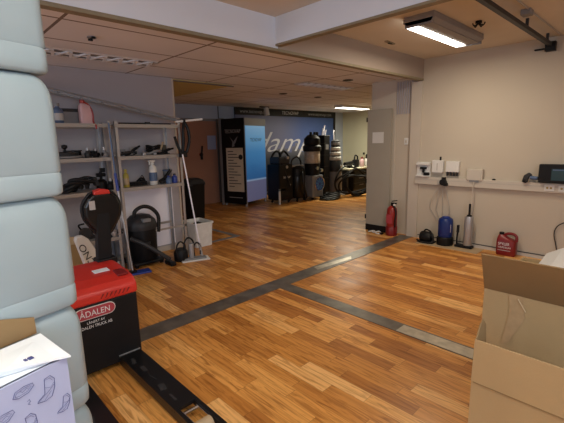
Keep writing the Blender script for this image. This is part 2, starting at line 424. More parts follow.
# ------------------------------------------------------------------ ceiling fixtures
t = thing('ceiling_light', 'lit surface-mounted fluorescent light near the cream wall', 'ceiling light', (-1.77, 4.06, ZC))
MB().prism([(-.145, 0), (-.15, -.055), (-.11, -.085), (.11, -.085), (.15, -.055), (.145, 0)], 'y', -.60, .60).build('housing', 'light_body', t, bevel=.004)
MB().box(-.13, -.03, -.56, .56, -.093, -.084).build('diffuser', 'tube', t)
MB().box(.03, .115, -.56, .56, -.090, -.084).build('side_reflector', 'light_body', t)
for y in (-.59, .59): MB().box(-.13, .13, y - .01, y + .01, -.098, -.05).build('end_cap', 'mid_grey', t)

def far_light(x, y, label):
    t = thing('ceiling_light', label, 'ceiling light', (x, y, ZT))
    MB().box(-.15, .15, -.62, .62, -.06, 0).build('housing', 'white_plastic', t, bevel=.004)
    MB().box(-.13, .13, -.6, .6, -.068, -.059).build('diffuser', 'tube_far', t)
far_light(-6.25, 8.75, 'bright fluorescent light on the back room ceiling before the yellowish wall')

def louvre(y, label):
    t = thing('louvre_light', label, 'ceiling light', (-4.19, y, ZT), group='unlit recessed louvre lights')
    f = MB()
    for a in ((-.15, -.135, -.6, .6), (.135, .15, -.6, .6), (-.15, .15, -.6, -.585), (-.15, .15, .585, .6)): f.box(a[0], a[1], a[2], a[3], -.012, 0)
    f.build('frame', 'louvre', t)
    MB().box(-.135, .135, -.585, .585, -.003, -.001).build('reflector', 'louvre_dark', t)
    s = MB()
    for i in range(15):
        yy = -.55 + i * .079
        s.box(-.13, .13, yy - .014, yy + .014, -.017, -.004, rz=.26 if i % 2 else -.26)
    s.box(-.006, .006, -.585, .585, -.016, -.004)
    s.build('louvre', 'slat_bright', t)
louvre(1.50, 'unlit recessed louvre light above the steel shelving')
louvre(5.10, 'unlit recessed louvre light in the tiled ceiling left of the pillar')
for x, y, lb in ((-5.3, 5.21, 'small dark recessed downlight in the tiled ceiling, left of the pair'), (-5.32, 6.23, 'small dark recessed downlight in the tiled ceiling, right of the pair'),
                 (-3.57, 4.87, 'small dark recessed downlight close to the long beam')):
    t = thing('downlight', lb, 'downlight', (x, y, ZT), group='recessed downlights')
    MB().lathe([(.075, -.001), (.08, -.008), (.06, -.012)], seg=20).build('ring', 'dark_grey', t)
    MB().lathe([(.055, -.0115), (.055, -.014)], seg=20).build('lens', 'black', t)
# sensors on the ceilings
t = thing('ceiling_hook', 'small black wire hook hanging from the brown board ceiling', 'hook', (-1.49, 4.12, ZC))
MB().cyl((0, 0, 0), (0, 0, -.02), .03).build('mounting_plate', 'black', t)
q = MB()
for a in (0, 1.3, 2.6, 4.0, 5.2): q.tube([(0, 0, -.015), (.04 * math.cos(a), .04 * math.sin(a), -.045), (.06 * math.cos(a), .06 * math.sin(a), -.02)], .006)
q.build('wire', 'black', t)
t = thing('ceiling_plate', 'thin dark bracket plate on the board ceiling left of the lit light', 'bracket', (-2.47, 4.17, ZC))
MB().box(-.02, .02, -.10, .10, -.012, 0, rz=.1).build('plate', 'wood_trim', t)
MB().box(-.012, .012, -.03, .03, -.02, -.012).build('clip', 'black', t)
t = thing('sprinkler', 'small dark sprinkler fitting in the tiled ceiling above the shelving', 'sprinkler', (-3.47, 1.22, ZT))
MB().cyl((0, 0, 0), (0, 0, -.008), .035).build('rosette', 'mid_grey', t)
q = MB().cyl((0, 0, -.008), (0, 0, -.03), .01)
for a in (-.04, .04): q.box(a - .012, a + .012, -.012, .012, -.02, -.006)
q.build('nozzle', 'black', t)
# dark rail and cable box
t = thing('ceiling_rail', 'dark steel rail hanging under the board ceiling, ending at the cream wall', 'rail', (-1.15, 0, ZC))
MB().box(-.02, .02, .4, 5.36, -.11, -.075).build('rail', 'dark_grey', t)
q = MB()
for y in (1.0, 2.2, 3.3, 4.4, 5.2): q.box(-.012, .012, y - .012, y + .012, -.076, 0)
q.build('hanger', 'dark_grey', t)
q = MB().box(-.05, .05, 5.34, 5.42, -.16, -.06).box(-.16, -.05, 5.38, 5.42, -.13, -.115)
q.build('wall_bracket', 'black', t, bevel=.004)
t = thing('junction_box', 'small grey junction box on the board ceiling right of the rail', 'junction box', (-1.08, 4.1, ZC))
MB().box(-.04, .04, -.05, .05, -.05, 0).build('housing', 'mid_grey', t, bevel=.006)
MB().tube([(.02, -3.5, -.01), (.02, -1.5, -.01), (.02, 1.3, -.01)], .006, seg=6).build('cable', 'cable_grey', t)
t = thing('ceiling_spotlight', 'small white ceiling spotlight before the black header of the wall print', 'spotlight', (-7.5, 6.75, ZT))
MB().box(-.03, .03, -.2, .08, -.03, 0).build('bracket', 'dark_grey', t)
MB().cyl((0, 0, -.03), (.03, 0, -.22), .06, .07).build('spot_head', 'white_plastic', t, bevel=.008)

# ------------------------------------------------------------------ lights
def area(loc, size, energy, col, rot=(0, 0, 0), sy=None, name='lamp'):
    l = bpy.data.lights.new(name, 'AREA'); l.energy = energy; l.color = col; l.size = size
    if sy: l.shape = 'RECTANGLE'; l.size_y = sy
    o = bpy.data.objects.new(name, l); COL.objects.link(o); o.location = loc; o.rotation_euler = rot; return o
area((-1.85, 4.06, ZC - .097), .09, 24, (1, .86, .66), sy=1.1, name='fixture_lamp')
area((-6.25, 8.75, ZT - .075), .24, 52, (1, .93, .72), sy=1.2, name='far_fixture_lamp')
# fixtures over the near room, behind and above the viewer
for i, (x, y) in enumerate(((-.2, -.2), (-1.5, -1.9), (1.1, 1.5))):
    t = thing('ceiling_light', ['fluorescent ceiling light straight above the viewer', 'fluorescent ceiling light behind the viewer on the left', 'fluorescent ceiling light over the cardboard boxes'][i], 'ceiling light', (x, y, ZC))
    MB().box(-.15, .15, -.6, .6, -.08, 0).build('housing', 'light_body', t, bevel=.004)
    MB().box(-.12, .12, -.56, .56, -.088, -.079).build('diffuser', 'tube', t)
    area((x, y, ZC - .095), .24, (24, 20, 24)[i], (1, .92, .80), sy=1.1, name='near_lamp')
area((EX + .02, -.4, 1.55), 1.2, 66, (.62, .78, 1), rot=(0, math.radians(90), 0), sy=2.4, name='window_daylight')
area((-3.85, SY + .06, 1.5), 1.9, 45, (.66, .80, 1), rot=(math.radians(100), 0, 0), sy=1.3, name='south_fill_lamp')  # added cool fill lamp, tilted up to brighten the tiled ceiling
sw = MB()
for a in ((-4.85, -2.85, .82, .88), (-4.85, -2.85, 2.15, 2.2), (-4.85, -4.8, .88, 2.15), (-2.9, -2.85, .88, 2.15)): sw.box(a[0], a[1], SY + .002, SY + .05, a[2], a[3])
struct('fill_lamp_frame', sw, 'wall_post', 'added white frame round the unseen fill lamp on the south wall', 'window')  # unseen frame put round the added fill lamp
W = bpy.data.worlds.new('world'); S.world = W; W.use_nodes = True
W.node_tree.nodes['Background'].inputs[0].default_value = (.55, .62, .75, 1)
W.node_tree.nodes['Background'].inputs[1].default_value = .3

# ------------------------------------------------------------------ right wall things
t = thing('cable_trunking', 'long pale cable trunking running along the cream wall', 'trunking', (0, 5.42, .885))
MB().box(-2.70, 2.2, -.055, 0, -.055, .055).build('duct', 'trunking', t, bevel=.004)
MB().box(-2.70, 2.2, -.058, -.054, .012, .016).build('lid_seam', 'cable_grey', t)
for i, x in enumerate((-1.02, -.88)):
    o = MB().box(x - .05, x + .05, -.062, -.055, -.035, .035).build('socket_outlet', 'white_plastic', t)
    MB().cyl((x - .018, -.066, 0), (x - .018, -.06, 0), .012).cyl((x + .018, -.066, 0), (x + .018, -.06, 0), .012).build('contact', 'brass', o)
# charger bases above the trunking
t = thing('wall_charger', 'open white charger cradle with a black plug, leftmost above the trunking', 'charger', (-2.58, 5.36, .94))
q = MB().box(-.10, .10, .02, .06, 0, .21).box(-.10, .10, -.02, .02, 0, .02).box(-.10, .10, -.02, .02, .17, .20)
q.build('cradle', 'white_plastic', t, bevel=.005)
MB().box(-.04, .05, -.01, .02, .11, .14).box(-.005, .02, -.01, .02, .06, .12).build('black_clip', 'black', t)
MB().box(.02, .10, -.03, .02, .022, .065).build('plug', 'black', t, bevel=.01)
t = thing('wall_charger', 'narrow white charger with a split front, second from the left above the trunking', 'charger', (-2.37, 5.37, 1.01))
MB().box(-.08, .08, -.01, .05, 0, .17).build('housing', 'white_plastic', t, bevel=.008)
MB().box(-.005, .005, -.014, -.009, .03, .13).box(-.07, .07, -.012, .02, -.012, .002).build('slot', 'cable_grey', t)
MB().cyl((.03, .02, .17), (.03, .02, .22), .012).build('black_tip', 'black', t)
t = thing('wall_charger', 'white charger with four dark feet, third from the left above the trunking', 'charger', (-2.16, 5.37, 1.00))
MB().box(-.09, .09, -.01, .05, .02, .17).build('housing', 'white_plastic', t, bevel=.008)
q = MB()
for i in range(4): q.box(-.075 + i * .043, -.052 + i * .043, -.01, .02, -.03, .025)
q.build('contact', 'dark_grey', t)
t = thing('wall_box', 'pale junction box on the trunking with a cable hanging to the floor', 'junction box', (-1.86, 5.35, .925))
MB().box(-.10, .10, 0, .07, .0, .15).build('cover', 'trunking', t, bevel=.008)
MB().box(-.06, .06, -.002, .0, -.02, .004).build('shadow_gap', 'mid_grey', t)
MB().tube([(.0, .01, .0), (.0, -.02, -.12), (-.01, .03, -.4), (-.04, .04, -.6), (-.12, .04, -.84)], .006, seg=6).build('cable', 'trunking', t)
t = thing('power_adapter', 'black round plug adapter in the trunking with pale cables fanning below', 'power adapter', (-2.26, 5.33, .88))
MB().cyl((0, .03, 0), (0, -.03, 0), .045).box(.01, .06, -.03, .03, -.05, -.01).box(-.02, .03, -.02, .03, .03, .07).build('plug', 'black', t, bevel=.006)
MB().cyl((-.05, .03, 0), (-.05, -.01, 0), .035).build('socket', 'cable_grey', t)
for i, dx in enumerate((-.22, -.12, -.02, .10)):
    MB().tube([(dx * .2, .0, -.05), (dx * .5, .02, -.15), (dx * .9, .06, -.32 - .08 * (i % 2)), (dx * .8, .07, -.45), (-.02, .07, -.62)], .004, seg=6).build('cable', 'cable_grey', t)
t = thing('thermostat', 'small white wall switch on the pale strip above the fire extinguisher', 'switch', (-2.91, 5.47, 1.45))
MB().box(-.035, .035, -.015, 0, -.05, .05).build('plate', 'white_plastic', t, bevel=.005)
MB().box(-.015, .015, -.022, -.015, -.02, .02).build('rocker', 'wall_post', t, bevel=.003)
solo('bottle_lid', MB().lathe([(.02, 0), (.022, .012), (.012, .018)], (-1.63, 5.385, .94), 16), 'black', 'tiny black lid lying on the trunking left of the screen', 'cap')
# screen device
t = thing('wall_screen', 'black framed small screen with teal reflection standing on the trunking', 'screen', (-.80, 5.34, .95))
MB().box(-.33, .30, -.04, .05, 0, .215).build('casing', 'black', t, bevel=.008)
MB().box(-.20, .28, -.046, -.039, .03, .165).build('display', 'screen', t)
MB().box(-.19, .27, -.048, -.0455, .145, .158).build('reflection_bar', 'blue_grey', t)
t = thing('cordless_handset', 'grey pistol-shaped hand scanner resting left of the black screen', 'scanner', (-1.22, 5.345, .955))
t.scale = (.8, .8, .75)
q = MB().loft([[(-.10, -.03, .0), (-.03, -.03, -.02), (-.03, .03, -.02), (-.10, .03, .0)], [(-.08, -.03, .09), (-.01, -.03, .07), (-.01, .03, .07), (-.08, .03, .09)], [(-.02, -.025, .14), (.03, -.025, .10), (.03, .025, .10), (-.02, .025, .14)]])
q.build('grip', 'dark_grey', t, bevel=.01)
MB().cyl((-.075, 0, -.02), (-.055, 0, .03), .035).build('head', 'black', t, bevel=.006)
MB().cyl((-.0, 0, .06), (.10, 0, .05), .03).build('barrel', 'blue_grey', t, bevel=.006)
solo('wall_cable', MB().tube([(-.62, 5.40, .72), (-.80, 5.40, .52), (-.90, 5.40, .44), (-.93, 5.40, .34), (-.90, 5.40, .2), (-.86, 5.39, .02)], .006, seg=6), 'dark_grey', 'thin dark cable looping down the cream wall at the right edge', 'cable')
# things standing on the floor
t = thing('pressure_canister', 'tall blue round-topped canister standing against the cream wall', 'canister', (-2.17, 5.28, 0))
MB().lathe([(.085, .12), (.095, .13), (.098, .16), (.098, .34), (.09, .375), (.065, .395), (.02, .40)], seg=28).build('tank', 'blue_can', t, smooth=True)
MB().lathe([(.105, 0), (.11, .02), (.11, .11), (.095, .125)], seg=28).build('base', 'black', t, smooth=True)
MB().prism([(-.02 + .09, .2), (.05 + .04, .2), (.05 + .04, .31), (-.02 + .09, .31)], 'y', -.045, -.02).build('label_patch', 'white_plastic', t)
MB().lathe([(.05, .395), (.055, .405), (.03, .412)], seg=20).build('lid', 'blue', t, smooth=True)
t = thing('air_pump', 'low black air pump with hose beside the blue canister', 'pump', (-2.42, 5.24, 0))
MB().lathe([(.07, -.08), (.08, -.06), (.08, .05), (.06, .08)], (0, 0, .085), 20, rot=Matrix.Rotation(PI / 2, 4, 'Y')).build('motor', 'black', t, smooth=True)
MB().box(-.11, .12, -.07, .07, 0, .03).build('foot_plate', 'black', t, bevel=.01)
MB().tube([(.06, 0, .1), (.10, -.04, .12), (.12, -.05, .05), (.08, -.08, .02), (-.05, -.09, .02), (-.12, -.04, .03)], .014).build('hose', 'black_rubber', t)
MB().tube([(-.04, 0, .16), (-.01, 0, .19), (.04, 0, .18), (.07, 0, .15)], .012).build('handle', 'black', t)
solo('floor_mat', MB().box(-2.52, -1.68, 5.10, 5.38, 0.0, .006), 'tan', 'thin tan mat on the floor under the blue canister', 'mat')
t = thing('hand_pump', 'silver cylinder with black top rod standing on a black foot by the wall', 'hand pump', (-1.87, 5.30, .006))
MB().lathe([(.052, .04), (.055, .05), (.055, .42), (.05, .44)], seg=24).build('barrel', 'steel', t, smooth=True)
MB().cyl((0, 0, .44), (0, 0, .61), .014).build('rod', 'black', t)
MB().lathe([(.03, .44), (.03, .455), (.02, .46)], seg=16).build('collar', 'black', t)
MB().box(-.16, .07, -.05, .05, 0, .035).build('foot', 'black', t, bevel=.01)
MB().tube([(-.14, 0, .03), (-.145, 0, .08), (-.14, 0, .16), (-.135, 0, .28)], .013).build('lever', 'black', t)
MB().cyl((-.137, 0, .2), (-.135, 0, .30), .018).build('lever_grip', 'black_rubber', t)
# red jerry can with handle
t = thing('fluid_can', 'dark red plastic fluid can with white lettering on the floor', 'jerrycan', (-1.40, 5.33, 0))
def rounded(x0, x1, y0, y1, z, r=.02, n=4):
    P = []
    for cx, cy, a0 in ((x1 - r, y1 - r, 0), (x0 + r, y1 - r, PI / 2), (x0 + r, y0 + r, PI), (x1 - r, y0 + r, 1.5 * PI)):
        for i in range(n + 1):
            a = a0 + PI / 2 * i / n; P.append((cx + r * math.cos(a), cy + r * math.sin(a), z))
    return P
q = MB().loft([rounded(-.105, .105, -.06, .05, 0, .025), rounded(-.112, .112, -.066, .056, .02, .03), rounded(-.112, .112, -.066, .056, .19, .03), rounded(-.108, .05, -.055, .045, .215, .03), rounded(-.10, -.02, -.04, .03, .25, .025), rounded(-.095, -.04, -.03, .02, .262, .02)])
q.build('body', 'red_can', t, smooth=True)
MB().tube([(-.04, 0, .245), (0, 0, .275), (.06, 0, .278), (.10, 0, .25), (.105, 0, .19)], .018).build('handle', 'red_can', t, smooth=True)
MB().cyl((-.067, -.005, .26), (-.067, -.005, .29), .028).build('cap', 'black', t, bevel=.004)
text('lettering', 'SPYLER', .05, (-.085, -.0665, .135), (1, 0, 0), (0, 0, 1), 'white_ink', t, width=.13)
text('lettering', 'VÆSKE KLAR', .035, (-.085, -.0665, .095), (1, 0, 0), (0, 0, 1), 'white_ink', t, width=.15)
MB().box(-.085, .06, -.0675, -.066, .065, .072).build('label_line', 'grey_ink', t)

# fire extinguisher, grey door leaf
t = thing('fire_extinguisher', 'red fire extinguisher standing on the floor before the pale pillar', 'fire extinguisher', (-3.02, 5.30, 0))
MB().lathe([(.075, .02), (.08, .03), (.08, .38), (.07, .43), (.04, .46), (.025, .47)], seg=24).build('cylinder', 'red_ext', t, smooth=True)
MB().lathe([(.085, 0), (.088, .02), (.088, .14), (.08, .15)], seg=24).build('foot_ring', 'red_can', t, smooth=True)
MB().cyl((0, 0, .46), (0, 0, .51), .022).box(-.02, .07, -.015, .015, .50, .52).box(-.01, .08, -.015, .015, .54, .555, ry=-.2).build('valve', 'black', t, bevel=.003)
MB().tube([(.02, -.02, .49), (.07, -.05, .46), (.10, -.06, .38), (.095, -.07, .25), (.09, -.06, .15)], .012).build('hose', 'black_rubber', t)
MB().cyl((.05, -.03, .49), (.062, -.045, .49), .018).build('gauge', 'white_plastic', t)
MB().box(-.05, .05, -.083, -.078, .2, .34).build('instruction_label', 'red_label', t)
t = struct('door_2', MB().box(-3.55, -3.13, 5.38, 5.42, .10, 1.95), 'pillar_grey', 'grey-beige door leaf folded flat against the pale pillar', 'door')
MB().box(-3.55, -3.12, 5.372, 5.425, 0, .10).build('kick_plate', 'black', t)
for z in (.22, .82, 1.22, 1.80): MB().box(-3.57, -3.545, 5.375, 5.405, z - .035, z + .035).build('hinge', 'black', t, bevel=.003)
solo('paper_notice', MB().box(-3.45, -3.25, 5.374, 5.379, 1.43, 1.60), 'white_plastic', 'blank pale sheet taped to the grey door leaf', 'notice')
t = thing('extension_lead', 'crumpled pale cord with black plug at the foot of the grey door leaf', 'cord', (-3.25, 5.28, 0))
MB().tube([(-.12, 0, .012), (-.05, -.05, .012), (.02, 0, .03), (.08, -.05, .012), (.02, -.08, .012), (-.06, -.02, .03), (-.14, -.06, .012)], .010).build('cord', 'white_plastic', t)
MB().box(-.17, -.10, -.03, .02, 0, .035).build('plug', 'black', t, bevel=.006)
MB().box(.06, .12, -.07, -.02, 0, .03).build('coupling', 'black', t, bevel=.006)

# ------------------------------------------------------------------ cardboard boxes (right)
def carton(name, label, x0, x1, y0, y1, h, loc, flaps, th=.006, rz=0, group=None):
    t = thing(name, label, 'box', loc, rz, group)
    q = MB()
    q.box(x0, x1, y0, y0 + th, 0, h).box(x0, x1, y1 - th, y1, 0, h).box(x0, x0 + th, y0 + th, y1 - th, 0, h).box(x1 - th, x1, y0 + th, y1 - th, 0, h).box(x0, x1, y0, y1, 0, th)
    q.build('box_body', 'cardboard', t)
    for p, m in flaps:
        MB().poly(p, th).build('flap', m, t, bevel=.0015)
    return t
# near carton: front wall with upright flap above the crease
b1 = carton('cardboard_box', 'open brown cardboard box nearest the viewer, its near flap standing up', -.52, .06, 1.63, 1.93, .45, (0, 0, 0),
    [([(-.52, 1.63, .452), (.06, 1.63, .452), (.06, 1.625, .652), (-.515, 1.625, .652)], 'cardboard'),
     ([(-.52, 1.64, .452), (-.52, 1.80, .452), (-.528, 1.78, .66), (-.53, 1.745, .695), (-.525, 1.70, .69), (-.52, 1.645, .645)], 'cardboard_shaded')])  # side flap: shade of the box interior painted as darker brown
b1.location = (0, 0, 0)
MB().box(-.51, .05, 1.622, 1.626, .449, .453).build('crease', 'cardboard_shaded', b1)
# taller carton behind it
b2 = carton('cardboard_box', 'taller open cardboard box behind the nearest one, taped front and leaning flap coloured as shaded', -.594, .10, 1.95, 2.62, .765, (0, 0, 0),
    [([(-.594, 1.95, .769), (.10, 1.95, .769), (.10, 1.785, .985), (-.566, 1.785, .985)], 'cardboard_shaded'),  # leaning flap: its downward-facing shade painted as darker brown
     ([(.10, 1.96, .769), (.10, 2.6, .769), (.28, 2.6, .70), (.28, 1.96, .70)], 'cardboard')])
MB().box(-.594, .10, 1.946, 1.956, .766, .772).build('fold_edge', 'cardboard_edge', b2)
q = MB().poly([(-.485, 1.9475, .765), (-.425, 1.9475, .765), (-.41, 1.9475, .66), (-.47, 1.9475, .52), (-.50, 1.9475, .50), (-.475, 1.9475, .68)], .001, n=(0, -1, 0))
q.build('tape_strip', 'tape', b2)
MB().tube([(-.445, 1.945, .75), (-.425, 1.943, .72), (-.41, 1.945, .695)], .003, seg=6).build('tape_curl', 'cardboard_edge', b2)
q = MB()
rings = []
for i, (x, dz) in enumerate(((-.50, -.02), (-.42, .03), (-.33, .06), (-.2, .07), (-.02, .05))):
    rings.append([(x, 2.40, .76 + dz), (x, 2.75 - .0 * i, .80 + dz), (x, 2.76, .78 + dz), (x, 2.42, .70)])
q.loft(rings)
solo('foam_wrap', q, 'foam', 'white foam wrapping sheet sticking out of the taller open cardboard box', 'wrapping', smooth=False)

# ------------------------------------------------------------------ stacked milky cans (left foreground)
n_ = Vector((.961, .276, 0)); u_ = Vector((.276, -.961, 0)); C0 = Vector((-1.237, .308, 0)) - u_ * .021
def uo(u, off, z): return C0 + u_ * u + n_ * off + Vector((0, 0, z))
ang = math.atan2(u_.y, u_.x)
HC = .339
def rr_uo(u0, u1, o0, o1, z, r, n=6):
    P = []
    for cu, cof, a0 in ((u1 - r, o1 - r, 0), (u0 + r, o1 - r, PI / 2), (u0 + r, o0 + r, PI), (u1 - r, o0 + r, 1.5 * PI)):
        for i in range(n + 1):
            a = a0 + PI / 2 * i / n; P.append((cu + r * math.cos(a), cof + r * math.sin(a), z))
    return P
def can_proto():
    # local frame: x = along the face, y = towards the viewer
    t = thing('plastic_can', 'x', 'canister', C0, ang, 'stacked milky plastic canisters')
    prof = [(.011, .001), (.005, .004), (.001, .010), (0, .03), (.0, .062), (.0025, .068), (.0, .074), (.0, .255), (.001, .280), (.004, .298), (.009, .314), (.015, .326), (.022, .334), (.028, .3380)]
    rings = [rr_uo(ins, .46 - ins, -.34 + ins, -ins, z, .04) for ins, z in prof]
    MB().loft(rings).build('can_body', 'milky', t, smooth=True)
    return t
can0 = can_proto()
lab = ['bottom milky plastic canister of the stack, standing on the floor', 'milky plastic canister second from the floor, behind the printed box', 'milky plastic canister third from the floor, beside the red truck cover',
       'milky plastic canister at the height of the lower shelves', 'milky plastic canister at the height of the top shelf', 'topmost milky plastic canister reaching the top of the picture']
for i in range(6):
    c = can0 if i == 0 else copy_tree(can0)
    c.location = C0 + Vector((0, 0, HC * i)); c['label'] = lab[i]
top = c
MB().lathe([(.04, HC - .002), (.04, HC + .03), (.036, HC + .035)], (.36, -.17, 0), 20).build('cap', 'white_plastic', top)
MB().tube([(.10, -.17, HC - .005), (.12, -.17, HC + .03), (.25, -.17, HC + .03), (.27, -.17, HC - .005)], .014).build('handle', 'milky', top, smooth=True)

# printed box in front of the cans; ang rotates local (x=u, y=off)
t = thing('carton', 'plain brown carton carrying the white printed box', 'box', C0 + u_ * .028, ang)
# mirrored frame: u x off -> check handedness: u=(.276,-.961), n=(.961,.276) => local x=u, local y=n
MB().box(.15, .62, .012, .20, 0, .695).build('carton_body', 'cardboard', t, bevel=.002)
MB().box(.15, .62, .198, .2015, .36, .41).build('tape_band', 'tape', t)
pb = thing('printed_box', 'white open box with blue line drawings in front of the milky canisters', 'box', C0 + u_ * .028 + Vector((0, 0, .695)), ang)
q = MB(); hb = .29
q.box(.15, .62, .194, .20, 0, hb).box(.15, .62, .012, .018, 0, hb).box(.15, .156, .018, .194, 0, hb).box(.614, .62, .018, .194, 0, hb).box(.15, .62, .012, .2, 0, .006)
q.build('box_body', 'print_white', pb)
MB().poly([(.120, .010, .292), (.60, .010, .292), (.60, .008, .42), (.30, .008, .40), (.120, .008, .338)], .005).build('back_flap', 'cardboard_shaded', pb)
MB().poly([(.128, .045, .300), (.62, .03, .300), (.62, .165, .318), (.275, .172, .312), (.148, .215, .292)], .004, n=(0, 0, 1)).build('lid_flap', 'paper_white', pb)
MB().poly([(.17, .19, .291), (.62, .19, .291), (.62, .10, .298), (.20, .10, .298)], .002, n=(0, 0, 1)).build('inner_flap', 'paper_white', pb)
# drawings on the face (x along the face; seen from +y side, x runs right to left)
def dpt(a, b): return (a, .2025, b)
def line(q, pts, r=.0007): q.tube([dpt(*p) for p in pts], r, seg=4, smooth=False)
def scoop(cx, cz, s, rot, parent):
    q = MB(); c, s_ = math.cos(rot), math.sin(rot)
    def T(pts): return [(cx - (x * c - y * s_) * s, cz + (x * s_ + y * c) * s) for x, y in pts]
    line(q, T([(-1, -.25), (-.5, -.5), (.4, -.45), (1, 0), (.9, .3), (.1, .42), (-.7, .3), (-1, -.25)]))
    line(q, T([(-.8, -.2), (-.35, -.3), (.35, -.25), (.75, .05), (.6, .2), (0, .25), (-.6, .12), (-.8, -.2)]), .0004)
    line(q, T([(-.3, .2), (-.1, -.1), (.3, .1), (.5, .0)]), .0004)
    q.build('line_drawing', 'blue_ink', parent)
def slipper(cx, cz, s, rot, parent):
    q = MB(); c, s_ = math.cos(rot), math.sin(rot)
    def T(pts): return [(cx - (x * c - y * s_) * s, cz + (x * s_ + y * c) * s) for x, y in pts]
    line(q, T([(-.3, .9), (.15, 1), (.45, .6), (.4, -.1), (.1, -.8), (-.4, -.9), (-1, -.75), (-.9, -.6), (-.4, -.3), (-.35, .3), (-.3, .9)]))
    line(q, T([(-.9, -.65), (-.2, -.3), (.38, .1)]), .0005)
    line(q, T([(-.25, .8), (.1, .8), (.3, .5)]), .0004); line(q, T([(-.35, .2), (.1, .0), (.4, .3)]), .0004); line(q, T([(-.5, -.85), (.1, -.3)]), .0004)
    q.build('line_drawing', 'blue_ink', parent)
scoop(.255, .262, .023, .05, pb); slipper(.200, .236, .030, .0, pb); scoop(.303, .222, .025, .1, pb); slipper(.248, .172, .028, .15, pb)
slipper(.167, .175, .022, -.1, pb)
q = MB(); line(q, [(.251, .232), (.246, .235), (.244, .228), (.250, .225), (.245, .221)], .0005); q.build('line_drawing', 'blue_ink', pb)
scoop(.40, .25, .034, .2, pb); slipper(.45, .16, .03, 0, pb); scoop(.54, .24, .03, .4, pb); slipper(.35, .09, .03, .1, pb); scoop(.25, .09, .034, 0, pb); scoop(.46, .05, .034, .2, pb); slipper(.185, .07, .03, .2, pb)
MB().box(.205, .215, .150, .162, .305, .3075).box(.218, .224, .150, .160, .305, .3075).build('printed_mark', 'blue_ink', pb)

# ------------------------------------------------------------------ electric pallet truck
pt = thing('pallet_truck', 'electric pallet truck with red top cover, black battery box and two black forks', 'pallet truck', (-2.75, .68, 0))
def P2(b, name, m, parent=pt, **k): return b.build(name, m, parent, world=True, **k)
P2(MB().box(-3.02, -2.50, .33, 1.0, .035, .50), 'battery_box', 'black', bevel=.008)
P2(MB().prism([(-2.495, .497), (-2.495, .565), (-2.53, .605), (-2.62, .628), (-2.84, .645), (-2.98, .64), (-3.03, .60), (-3.03, .497)], 'y', .32, 1.01), 'top_cover', 'red_cover', bevel=.02, seg=4, smooth=False)
q = MB()
for i in range(7): q.prism([(.93 - i * .028, .52), (.935 - i * .028, .52), (.955 - i * .028, .55), (.945 - i * .028, .55)], 'x', -2.4955, -2.492)
P2(q, 'vent_slots', 'red_can')
P2(MB().box(-2.74, -2.68, .80, .90, .638, .642, ry=.08), 'sticker', 'paper_white')
P2(MB().box(-2.66, -2.56, .91, .98, .622, .636, ry=.12), 'latch', 'red_can', bevel=.004)
lg = MB()
zc, hh = .447, .040
pts = []
for k in range(9):
    a = -PI / 2 + PI * k / 8; pts.append((.81 + hh * math.cos(a), zc + hh * math.sin(a)))
for k in range(9):
    a = PI / 2 + PI * k / 8; pts.append((.635 + hh * math.cos(a), zc + hh * math.sin(a)))
P2(lg.prism(pts, 'x', -2.4995, -2.4965), 'badge_rim', 'white_plastic')
pts2 = [(.7225 + (y - .7225) * .965, zc + (z - zc) * .88) for y, z in pts]
P2(MB().prism(pts2, 'x', -2.497, -2.4945), 'badge', 'red_label')
text('lettering', 'ÅDALEN', .056, (-2.4945, .627, .427), (0, 1, 0), (0, 0, 1), 'white_ink', pt, world=True, width=.185)
text('lettering', 'LÅNERT AV', .024, (-2.4985, .665, .376), (0, 1, 0), (0, 0, 1), 'white_ink', pt, world=True, width=.11)
text('lettering', 'ÅDALEN TRUCK AB', .028, (-2.4985, .615, .346), (0, 1, 0), (0, 0, 1), 'white_ink', pt, world=True, width=.205)
def fork(y0, y1):
    q = MB()
    xa, xb, xc, xd, xt = -2.50, -1.74, -1.70, -1.46, -1.36
    q.box(xa, xb, y0, y1, .060, .082)
    q.box(xb, xd, y0, y0 + .022, .060, .082).box(xb, xd, y1 - .022, y1, .060, .082)
    q.prism([(xd, .03), (xd, .082), (xt, .055), (xt, .03)], 'y', y0, y1)
    q.box(xa, xd, y0, y0 + .008, .02, .062).box(xa, xd, y1 - .008, y1, .02, .062)
    f = P2(q, 'fork', 'black_gloss', bevel=.002)
    P2(MB().cyl((-1.57, y0 + .03, .04), (-1.57, y1 - .03, .04), .038, seg=20), 'fork_roller', 'tan', f)
    P2(MB().cyl((-1.70, y0 + .01, .06), (-1.70, y1 - .01, .06), .010, seg=12).box(-1.71, -1.57, y0 + .024, y0 + .032, .045, .07).box(-1.71, -1.57, y1 - .032, y1 - .024, .045, .07), 'roller_link', 'chrome', f)
    P2(MB().box(-2.50, -2.492, y0, y1, .081, .086), 'edge_strip', 'steel', f)
    for i in range(5): P2(MB().box(-2.4 + i * .13, -2.33 + i * .13, y0 + .03 + .01 * (i % 3), y0 + .055 + .012 * (i % 2), .0815, .083, rz=.2 * ((i % 3) - 1)), 'worn_patch', 'dark_grey', f)
fork(.84, .985); fork(.44, .59)
for y in (.42, .94): P2(MB().cyl((-2.9, y - .03, .06), (-2.9, y + .03, .06), .058, seg=20), 'wheel', 'black_rubber')
